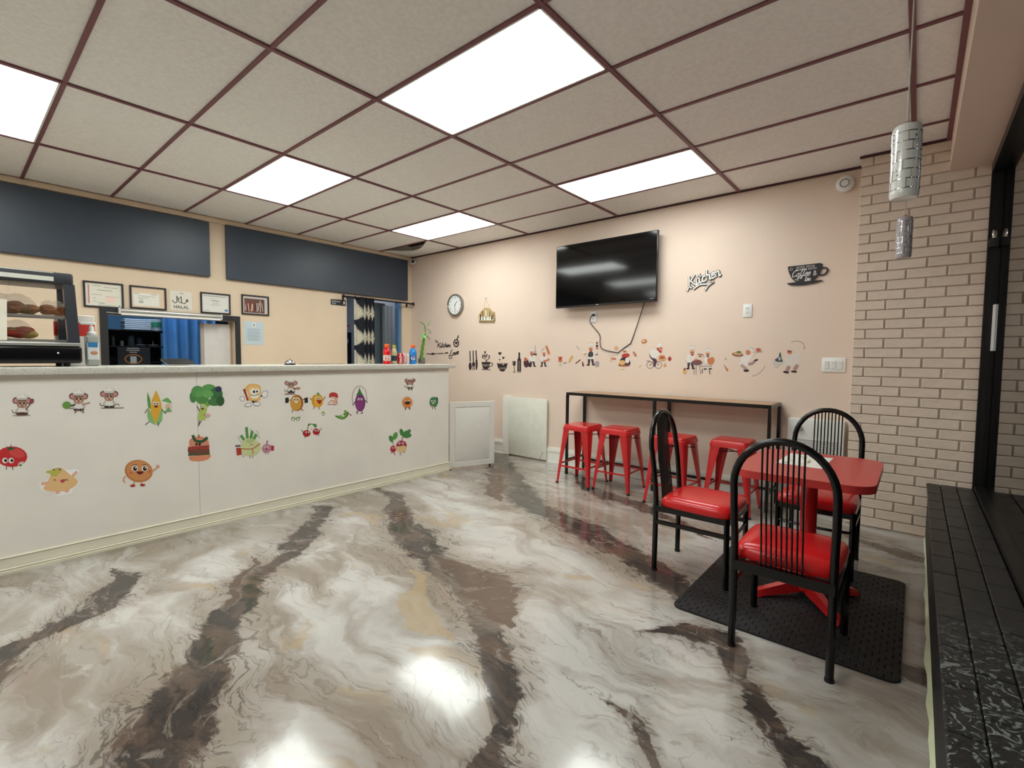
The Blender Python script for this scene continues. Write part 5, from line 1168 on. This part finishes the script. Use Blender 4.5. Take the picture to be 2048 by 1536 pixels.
p = C4(); p.poly([(975, 432), (1030, 430), (1062, 412), (1096, 400), (1088, 440), (1050, 464), (1010, 455)], '#4a7a38', True); p.poly([(1000, 436), (1060, 426), (1085, 415), (1065, 448), (1030, 455)], '#7fae50', True); p.e(1070, 400, 14, 16, '#7fb04e'); p.e(1050, 432, 10, 8, '#f0f0e4'); p.ln([(1098, 415), (1122, 432)], 10, '#b07a70', 1); p.build('green pea pod boat sticker', GC)
p = C4(); p.e(880, 412, 15, 16, '#8cae50'); p.e(878, 416, 9, 7, '#eeeedc'); limbs(p, [[(875, 425), (872, 434)], [(886, 425), (888, 434)]], 4, '#4a5a3a'); p.build('single tiny round pea sticker', GC)
p = C4()
for q in (624, 664): p.e(q, 460, 17, 17, '#6f8f4a'); p.e(q, 462, 10, 10, '#eeeede')
p.ln([(640, 458), (650, 458)], 5, '#4a5a3a', 1); p.ln([(676, 450), (686, 438)], 5, '#4a5a3a', 1); p.build('pair of tiny green pea stickers below the potato', GC)
p = C4(); p.ln([(745, 560), (755, 520), (785, 502)], 6, '#4a6a3a'); p.ln([(815, 545), (805, 520), (785, 502)], 6, '#4a6a3a'); p.poly([(785, 503), (820, 505), (825, 530), (800, 522)], '#4f8a4a', True); p.poly([(785, 503), (758, 500), (748, 522)], '#4f8a4a', True); p.e(740, 584, 33, 29, '#b8242c'); p.e(822, 570, 31, 28, '#b8242c')
limbs(p, [[(712, 575), (695, 552)], [(850, 560), (870, 540)], [(735, 610), (720, 620)], [(840, 595), (846, 606)]], 5, '#5a4a40'); p.face_(745, 574, 10, 7); p.face_(825, 560, 10, 7); p.poly([(775, 538), (782, 545), (790, 537), (782, 555)], '#c03030'); p.build('pair of red cherries sticker with green leaf', GC)
p = C4()
for q in ([(235, 640), (215, 530), (235, 530)], [(210, 645), (170, 600), (185, 595)], [(260, 640), (265, 560), (285, 565)], [(280, 650), (305, 590), (315, 600)]): p.ln([q[0], ((q[1][0]+q[2][0])/2, q[1][1])], 24, '#5f9a52', 1)
for q in ((150, 610), (165, 640), (270, 560), (310, 560), (320, 600), (255, 545)): p.ln([(q[0]+20, q[1]+25), q], 5, '#8fae80', 1)
p.poly([(180, 690), (205, 640), (250, 625), (300, 640), (340, 670), (345, 720), (310, 765), (240, 775), (185, 755), (165, 720)], '#d4d8a0', True); p.poly([(215, 650), (250, 630), (290, 645), (255, 670)], '#b8cc8a', True); p.ln([(165, 712), (270, 716), (340, 670)], 7, '#b04a38'); p.ln([(272, 716), (285, 745), (270, 755)], 6, '#b04a38'); p.poly([(138, 708), (165, 705), (182, 715), (185, 765), (145, 772)], '#b8402f'); p.ln([(130, 692), (175, 688)], 14, '#6a5a6a', 1)
for q in (262, 280): p.e(q, 680, 4, 5, '#3a3228')
limbs(p, [[(255, 772), (255, 798)], [(275, 772), (282, 796)], [(190, 770), (205, 788)]], 5, '#8a8a60'); p.build('big fennel bulb sticker with red apron strings', GC)
p = C4(); p.poly([(355, 715), (370, 685), (400, 675), (430, 685), (440, 715), (420, 745), (375, 748)], '#c88a9a', True); p.ln([(398, 680), (405, 645)], 16, '#b888a0', 1); p.poly([(435, 685), (462, 690), (460, 730), (438, 735)], '#b83a3c'); p.face_(395, 702, 12, 8); limbs(p, [[(390, 748), (388, 765)], [(408, 748), (412, 764)]], 5, '#8a6a70'); p.build('pink garlic bulb sticker with red mug', GC)
p = C4(); p.ln([(1480, 690), (1472, 640)], 6, '#7fae60', 1); p.e(1460, 630, 18, 30, '#4f9048', -20); p.e(1495, 605, 20, 34, '#5fa052', 20); p.ln([(1550, 650), (1565, 600)], 7, '#a84a60', 1)
for x, y, r_ in ((1550, 575, -15), (1580, 590, 20), (1605, 575, 40), (1605, 605, 70)): p.e(x, y, 17, 32, '#4a8a48', r_)
p.e(1548, 700, 46, 48, '#e8c890'); p.poly([(1500, 690), (1520, 655), (1550, 645), (1585, 660), (1592, 695), (1560, 685), (1525, 695)], '#b02a50', True); p.e(1478, 717, 25, 29, '#c42a48'); p.face_(1546, 668, 14, 9); p.face_(1482, 708, 8, 6); limbs(p, [[(1540, 745), (1538, 772)], [(1575, 735), (1576, 752)], [(1470, 742), (1458, 755)], [(1485, 745), (1496, 768)]], 5, '#8a6a50'); p.build('pair of radish stickers with leafy tops', GC)

# --- TV wall stickers
W5 = lambda: Print(1, YB, -1, .16931, 820, 520)
p = W5(); BK = '#2a2024'
def cur(p, word, x0, y0, s, w_, col, slant=.2, dy=0):
    st, xe = cursive(word, 0, 0, s, slant)
    for q in st: p.ln([(x0+a, y0-b-dy*a) for a, b in q], w_, col)
    return xe
cur(p, 'The', 290, 975, 30, 5, '#6a5a58', dy=.0)
cur(p, 'Kitchen', 322, 1032, 56, 8, BK, .2, .02); p.ln([(195, 1106), (250, 1112), (285, 1108)], 10, BK); p.e(272, 1108, 22, 12, BK); p.ln([(300, 1107), (318, 1106)], 10, BK, 1); p.ln([(325, 1106), (395, 1102)], 9, BK, 1); p.ln([(410, 1100), (450, 1096)], 14, BK, 1); cur(p, 'Love', 460, 1135, 64, 8, BK, .25, .22); p.ln([(455, 1150), (480, 1162), (500, 1145)], 7, BK)
p.e(545, 982, 34, 48, BK); p.e(545, 982, 22, 34, '#d8c0ae'); p.e(538, 976, 9, 12, BK); p.e(553, 976, 9, 12, BK); p.poly([(530, 980), (561, 980), (546, 1004)], BK); p.ln([(556, 935), (574, 890)], 11, BK, 1); p.build('dark script lettering reading The Kitchen Love with frying pan', GW, 'lettering')
p = W5()
p.ln([(710, 1075), (708, 1090), (712, 1200)], 12, BK); p.e(711, 1255, 17, 48, BK); p.build('black spoon sticker beside the fork', GW)
p = W5(); p.ln([(748, 1070), (746, 1100), (750, 1215)], 12, BK); p.poly([(734, 1210), (768, 1210), (762, 1255), (740, 1255)], BK)
for q in (737, 751, 765): p.ln([(q, 1215), (q, 1300)], 7, BK, 1)
p.build('black fork sticker between the spoon and knife', GW)
p = W5(); p.ln([(782, 1068), (780, 1090), (786, 1180)], 13, BK); p.poly([(774, 1180), (796, 1180), (800, 1250), (790, 1300), (778, 1295)], BK); p.build('black knife sticker beside the coffee cup', GW)
def heart(p, x, y, r, col=BK): p.e(x-r*.48, y-r*.3, r*.58, r*.58, col, n=12); p.e(x+r*.48, y-r*.3, r*.58, r*.58, col, n=12); p.poly([(x-r*1.02, y-r*.1), (x+r*1.02, y-r*.1), (x, y+r*1.2)], col)
def wtxt(p, body, x, y, size, col):
    p.k += 1; p.mb.use(ink(col)); vs, fs = textmesh(body, size, offset=.002); p.mb.add([p.P(x+v.x, y-v.y) for v in vs], fs)
p = W5(); p.poly([(845, 1205), (948, 1205), (940, 1260), (918, 1288), (872, 1288), (852, 1258)], BK); p.ln([(945, 1215), (975, 1222), (968, 1250), (935, 1262)], 8, BK); p.ln([(845, 1292), (950, 1296)], 9, BK, 1)
rr = random.Random(3)
for k in range(22): a = rr.uniform(0, 6.28); r_ = rr.uniform(0, 1)**.6; p.e(895+46*r_*math.cos(a), 1148+48*r_*math.sin(a), 9, 6, BK, rr.uniform(0, 180), 8)
heart(p, 886, 1088, 11); wtxt(p, 'ENJOY', 896, 1255, 34, '#d8c0ae'); p.build('black coffee cup sticker full of hearts reading ENJOY', GW)
p = W5(); p.poly([(1025, 1215), (1155, 1215), (1140, 1275), (1112, 1316), (1070, 1316), (1040, 1275)], BK); p.e(1090, 1218, 62, 8, '#cdb4a2'); heart(p, 1062, 1105, 19); heart(p, 1102, 1156, 15); heart(p, 1060, 1178, 10); heart(p, 1102, 1236, 8, '#d8c0ae'); wtxt(p, 'LOVE', 1090, 1290, 32, '#d8c0ae'); p.build('black bowl sticker with floating hearts reading LOVE', GW)
p = W5(); p.poly([(1206, 1195), (1250, 1195), (1246, 1240), (1230, 1256), (1214, 1240)], BK); p.ln([(1230, 1250), (1232, 1322)], 7, BK, 1); p.ln([(1215, 1324), (1250, 1324)], 8, BK, 1); p.poly([(1212, 1203), (1222, 1203), (1220, 1225)], '#d8c0ae'); p.build('black wine glass sticker beside the bottle', GW)
p = W5(); p.poly([(1280, 1092), (1300, 1092), (1300, 1150), (1312, 1180), (1312, 1328), (1266, 1328), (1268, 1180), (1280, 1150)], BK); p.ln([(1289, 1190), (1289, 1300)], 12, '#8a7a78', 1); p.ln([(1270, 1316), (1310, 1316)], 8, '#bfa898', 1); p.build('black wine bottle sticker', GW)
W9 = lambda: Print(1, YB, -1, .1416, 1030, 660)
WH, SK, RD, DK, GY_ = '#e6ded6', '#d8a080', '#b4382e', '#3a2c34', '#8f8a88'
def chef(p, x, y, u, pants=DK, lean=0, scarf=RD, apron=None):
    """hat, head, scarf, jacket, trousers, shoes; x,y = head centre"""
    L_ = lean
    p.poly([(x-.55*u-L_, y+.55*u), (x+.5*u-L_*.6, y+.5*u), (x+.75*u-L_, y+1.6*u), (x+.5*u-L_, y+2.1*u), (x-.6*u-L_, y+2.1*u), (x-.8*u-L_, y+1.5*u)], WH, True)
    p.poly([(x-.55*u-L_, y+2.0*u), (x-.05*u-L_, y+2.0*u), (x-.25*u-L_, y+3.1*u), (x-.55*u-L_, y+3.1*u)], pants); p.poly([(x+.0*u-L_, y+2.0*u), (x+.5*u-L_, y+2.0*u), (x+.6*u-L_, y+3.0*u), (x+.3*u-L_, y+3.1*u)], pants)
    p.e(x-.5*u-L_, y+3.15*u, .35*u, .14*u, '#2a1a1a'); p.e(x+.55*u-L_, y+3.1*u, .35*u, .14*u, '#2a1a1a')
    p.e(x, y, .42*u, .46*u, SK); p.e(x, y+.05*u, .14*u, .12*u, '#c8785a'); p.ln([(x-.3*u, y+.22*u), (x, y+.14*u), (x+.3*u, y+.22*u)], .13*u, '#4a3028')
    p.e(x, y-.75*u, .55*u, .38*u, WH); p.poly([(x-.38*u, y-.75*u), (x+.38*u, y-.75*u), (x+.34*u, y-.3*u), (x-.34*u, y-.3*u)], '#d8d0c8'); p.ln([(x-.5*u, y-.85*u), (x-.2*u, y-1.1*u), (x+.3*u, y-1.1*u), (x+.55*u, y-.8*u)], .06*u, GY_)
    p.poly([(x-.35*u, y+.4*u), (x+.35*u, y+.38*u), (x+.1*u, y+.85*u), (x-.1*u, y+.7*u)], scarf)
    if apron: p.poly([(x-.4*u-L_, y+.7*u), (x+.35*u-L_, y+.65*u), (x+.4*u-L_, y+1.5*u), (x-.5*u-L_, y+1.55*u)], apron, True)
    for q in (.9, 1.2, 1.5): p.e(x-L_+.05*u, y+q*u, .06*u, .06*u, GY_, n=8)
    p.ln([(x-.8*u-L_, y+1.5*u), (x-.6*u-L_, y+2.1*u), (x+.5*u-L_, y+2.1*u)], .05*u, GY_)
    return p
p = W9(); chef(p, 235, 320, 62, lean=-10); p.poly([(120, 450), (150, 410), (185, 430), (200, 490), (165, 530), (130, 510)], '#4a2a34', True); p.e(150, 415, 24, 26, '#c06a4a'); p.e(210, 490, 26, 26, '#2e2228'); p.ln([(255, 340), (305, 345)], 22, '#2e2228', 1); p.ln([(270, 310), (300, 312)], 10, '#8a6a5a', 1); p.ln([(285, 215), (287, 300)], 5, GY_, 1); p.build('running chef sticker with dark barrel and stacked pots', GW)
p = W9(); chef(p, 410, 330, 58, lean=8); p.poly([(430, 230), (452, 222), (492, 320), (485, 345), (465, 340)], '#c8744a', True); p.ln([(400, 440), (450, 430), (488, 410)], 26, '#c87a5a'); p.ln([(370, 300), (420, 255)], 7, GY_, 1); p.build('chef sticker carrying a long baguette beside the barrel chef', GW)
p = W9(); p.e(640, 440, 34, 18, '#c88a6a'); p.e(640, 405, 26, 30, '#b84a34'); p.ln([(620, 400), (605, 372)], 8, '#c87a4a', 1); p.ln([(660, 400), (672, 370)], 8, '#c87a4a', 1); p.ln([(640, 455), (640, 490)], 10, '#b0a090', 1); p.e(640, 500, 26, 12, '#c8beb0'); p.build('small sticker of an ice cream cup with red fruit', GW)
p = W9(); p.e(702, 468, 26, 7, '#6a7a6a', -15); p.e(720, 462, 9, 7, '#5a4a5a'); p.build('tiny olive sprig sticker', GW)
p = W9(); p.e(788, 412, 60, 17, '#c8964a', -62); p.e(785, 415, 46, 8, '#dcb878', -62); p.build('small golden bread loaf sticker', GW)
p = W9(); chef(p, 1070, 262, 74, apron='#3a3438'); p.ln([(1010, 330), (985, 350), (975, 320)], 20, SK); p.e(975, 318, 24, 14, '#e8ddd0'); p.ln([(1130, 330), (1160, 300), (1158, 270)], 20, WH); p.e(1158, 225, 18, 20, '#4a2a34'); p.e(1158, 182, 16, 14, '#8a3a40'); p.e(1158, 262, 18, 14, '#c87a68'); p.poly([(1120, 450), (1180, 440), (1185, 505), (1135, 512)], '#a89aa0', True); p.ln([(1135, 355), (1170, 340)], 12, '#5a504a', 1); p.build('large chef sticker juggling wine and pots', GW)
p = W9(); p.ln([(870, 228), (912, 280)], 10, '#9a9690', 1); p.build('small grey whisk sticker', GW)
p = W9(); p.ln([(855, 475), (925, 420)], 16, '#6a4034', 1); p.build('small brown rolling pin sticker', GW)
p = W9(); p.poly([(945, 465), (955, 440), (965, 465), (978, 505), (955, 515)], '#7a3430', True); p.build('small dark red sauce bottle sticker', GW)
p = W9(); p.e(1540, 500, 86, 20, '#a8644a'); p.poly([(1470, 490), (1490, 410), (1540, 380), (1600, 395), (1625, 490)], DK, True); p.e(1515, 460, 44, 34, '#e0b070'); p.e(1585, 430, 30, 40, WH); p.e(1550, 300, 30, 30, SK); p.e(1565, 258, 46, 30, WH); p.ln([(1520, 255), (1560, 232), (1605, 252)], 5, GY_); p.poly([(1510, 345), (1600, 330), (1612, 375), (1520, 385)], RD, True); p.ln([(1535, 308), (1565, 305)], 9, '#4a3028', 1); p.ln([(1480, 340), (1460, 380), (1500, 400)], 12, WH); p.build('seated chef sticker hugging bread on a board', GW)
for x, y, a, b, c, r_, lab in ((1430, 258, 32, 30, '#cfa27c', 0, 'small tan muffin sticker under the power cord'), (1390, 405, 38, 16, '#c0503c', 10, 'small red candy sticker beside the seated chef'), (1360, 435, 16, 20, '#d8b89a', 0, 'tiny cream drop sticker beside the red candy'), (1690, 340, 42, 18, '#a85a42', 58, 'small sausage sticker beside the seated chef'), (1518, 558, 36, 8, '#c8b468', -4, 'tiny yellow pasta sticker below the seated chef'), (1768, 512, 34, 9, '#d0c490', -42, 'tiny pale wheat sticker beside the bicycle'), (1825, 162, 42, 32, '#b8723c', -20, 'small brown bun sticker above the bicycle chef')):
    p = W9(); p.e(x, y, a, b, c, r_); p.e(x-a*.15, y-b*.2, a*.6, b*.45, '#dcb090' if c != '#c0503c' else '#e0a090', r_); p.build(lab, GW)
W10 = lambda: Print(1, YB, -1, .18066, 1270, 660)
p = W10()
for q in (168, 258):
    p.ln([(q+38*math.cos(k*.524), 388+38*math.sin(k*.524)) for k in range(13)], 6, '#6a6468', 2); p.e(q, 388, 7, 7, '#6a6468')
p.ln([(168, 388), (205, 345), (250, 345), (258, 388)], 7, '#8a5a50', 1); p.ln([(130, 342), (165, 345)], 8, '#6a6468', 1); p.poly([(155, 250), (180, 300), (240, 330), (225, 400), (200, 400), (205, 350), (165, 300)], '#4a3844', True); p.poly([(160, 235), (200, 215), (250, 225), (265, 260), (230, 310), (185, 305), (165, 270)], WH, True); p.ln([(245, 240), (275, 275)], 20, WH, 1); p.poly([(235, 205), (275, 195), (295, 240), (280, 255), (255, 230)], RD, True); p.e(285, 205, 20, 20, SK); p.e(272, 165, 28, 18, WH); p.e(262, 178, 22, 16, WH); p.ln([(275, 200), (305, 205)], 7, '#4a3028', 1); p.e(300, 320, 44, 26, '#d0a070'); p.e(300, 295, 34, 16, '#c8784a'); p.e(300, 310, 26, 9, '#b04a34'); p.build('chef sticker riding a bicycle with a bread basket', GW)
for x, y, a, b, c, lab in ((384, 320, 20, 24, '#a8343c', 'small red pomegranate sticker in front of the bicycle'), (332, 394, 17, 17, '#d89a68', 'small orange sticker under the bicycle basket'), (1004, 322, 16, 6, '#a8aa70', 'tiny green herb sticker over the carrot')):
    p = W10(); p.e(x, y, a, b, c); p.ln([(x, y-b), (x+4, y-b-10)], 5, '#6a5a3a', 1); p.build(lab, GW)
p = W10(); chef(p, 632, 240, 60, lean=18); p.e(685, 360, 60, 28, '#6a5058'); p.e(690, 345, 44, 16, '#8a4a44'); limbs(p, [[(660, 385), (650, 490)], [(680, 388), (675, 495)], [(712, 385), (725, 490)]], 6, '#8a8078'); p.ln([(650, 330), (690, 320)], 18, SK, 1); p.e(548, 462, 20, 26, '#d8b060'); p.e(548, 435, 12, 14, '#9a3a34'); p.build('tall chef sticker grilling at a round barbecue', GW)
p = W10(); chef(p, 805, 262, 54, '#e0d8d0', scarf='#5a4048'); p.poly([(800, 320), (860, 300), (880, 340), (840, 385), (805, 365)], '#cf7a4a', True); p.ln([(770, 300), (720, 268), (690, 268)], 12, SK); p.ln([(695, 268), (752, 268)], 6, '#5a4a44', 1); p.e(718, 290, 14, 8, '#8a3a30'); p.ln([(720, 400), (850, 400)], 7, '#8a8a88', 1); limbs(p, [[(745, 430), (742, 480)], [(820, 430), (830, 490)]], 9, '#4a4444'); p.build('short chef sticker holding tongs beside the barbecue', GW)
p = W10(); p.poly([(985, 385), (1000, 400), (1032, 440), (1025, 460), (1005, 440)], '#c07a4a', True); p.ln([(985, 385), (992, 400)], 6, '#8a6a4a', 1); p.build('small carrot sticker beside the waiter', GW)
p = W10(); p.poly([(1180, 360), (1170, 310), (1200, 290), (1260, 265), (1300, 285), (1270, 330), (1250, 365)], WH, True); p.poly([(1140, 365), (1200, 350), (1260, 365), (1230, 395), (1190, 400)], WH, True); p.ln([(1175, 385), (1215, 420), (1240, 445)], 34, '#b09a92', 1); p.ln([(1255, 380), (1300, 370), (1325, 345)], 32, '#a88c86', 1); p.e(1232, 450, 32, 13, '#2a1a1c'); p.e(1340, 334, 24, 11, '#4a2a2c', -20); p.e(1252, 248, 26, 30, '#c87a58'); p.e(1285, 215, 36, 20, WH, 20); p.ln([(1262, 205), (1300, 200), (1315, 225)], 5, GY_); p.ln([(1165, 300), (1140, 285)], 18, WH, 1); p.e(1135, 270, 62, 24, '#7a4a44', 6); p.e(1135, 262, 52, 18, '#c8a070', 6); p.e(1150, 245, 28, 12, '#6a7a4a'); p.ln([(1295, 275), (1340, 245)], 20, WH, 1); p.ln([(1310, 246), (1412, 240)], 8, '#a88a7a', 1); p.e(1365, 218, 30, 18, '#c0604a'); p.build('running waiter sticker balancing two plates of food', GW)
p = W10(); p.ln([(1295, 512), (1360, 490), (1415, 440), (1440, 400)], 5, '#7a6a66'); p.build('thin curved streak sticker below the running waiter', GW)
p = W10(); p.ln([(1730, 135), (1790, 122), (1850, 140), (1878, 185), (1868, 210)], 5, '#6a5a54'); p.poly([(1680, 300), (1720, 265), (1790, 265), (1830, 300), (1815, 380), (1740, 390), (1650, 412), (1660, 370)], '#ded4ca', True); p.ln([(1800, 280), (1835, 230), (1868, 205)], 20, '#e0d6cc'); p.e(1868, 206, 10, 10, SK); p.ln([(1700, 300), (1660, 345), (1610, 365)], 24, '#ded4ca'); p.e(1712, 242, 28, 26, '#c8785c'); p.e(1738, 220, 32, 20, '#d8cec4', 20); p.ln([(1690, 235), (1735, 238)], 12, '#7a2a28', 1); p.ln([(1705, 400), (1680, 450)], 36, '#b08a84', 1); p.ln([(1800, 385), (1760, 440)], 36, '#b08a84', 1); p.e(1672, 466, 34, 13, '#2a1a1c', 10); p.e(1760, 460, 34, 12, '#2a1a1c', 6); p.poly([(1525, 325), (1560, 345), (1640, 355), (1600, 385), (1555, 420), (1530, 380)], '#cfc6bc', True); p.poly([(1545, 330), (1600, 300), (1635, 350), (1570, 350)], '#4a4450', True); p.poly([(1585, 320), (1600, 255), (1612, 250), (1618, 300), (1632, 350), (1595, 345)], '#3f5a4a', True); p.e(1600, 318, 14, 20, '#a8bac0'); p.build('bowing waiter sticker with whip and napkin of bottles', GW)
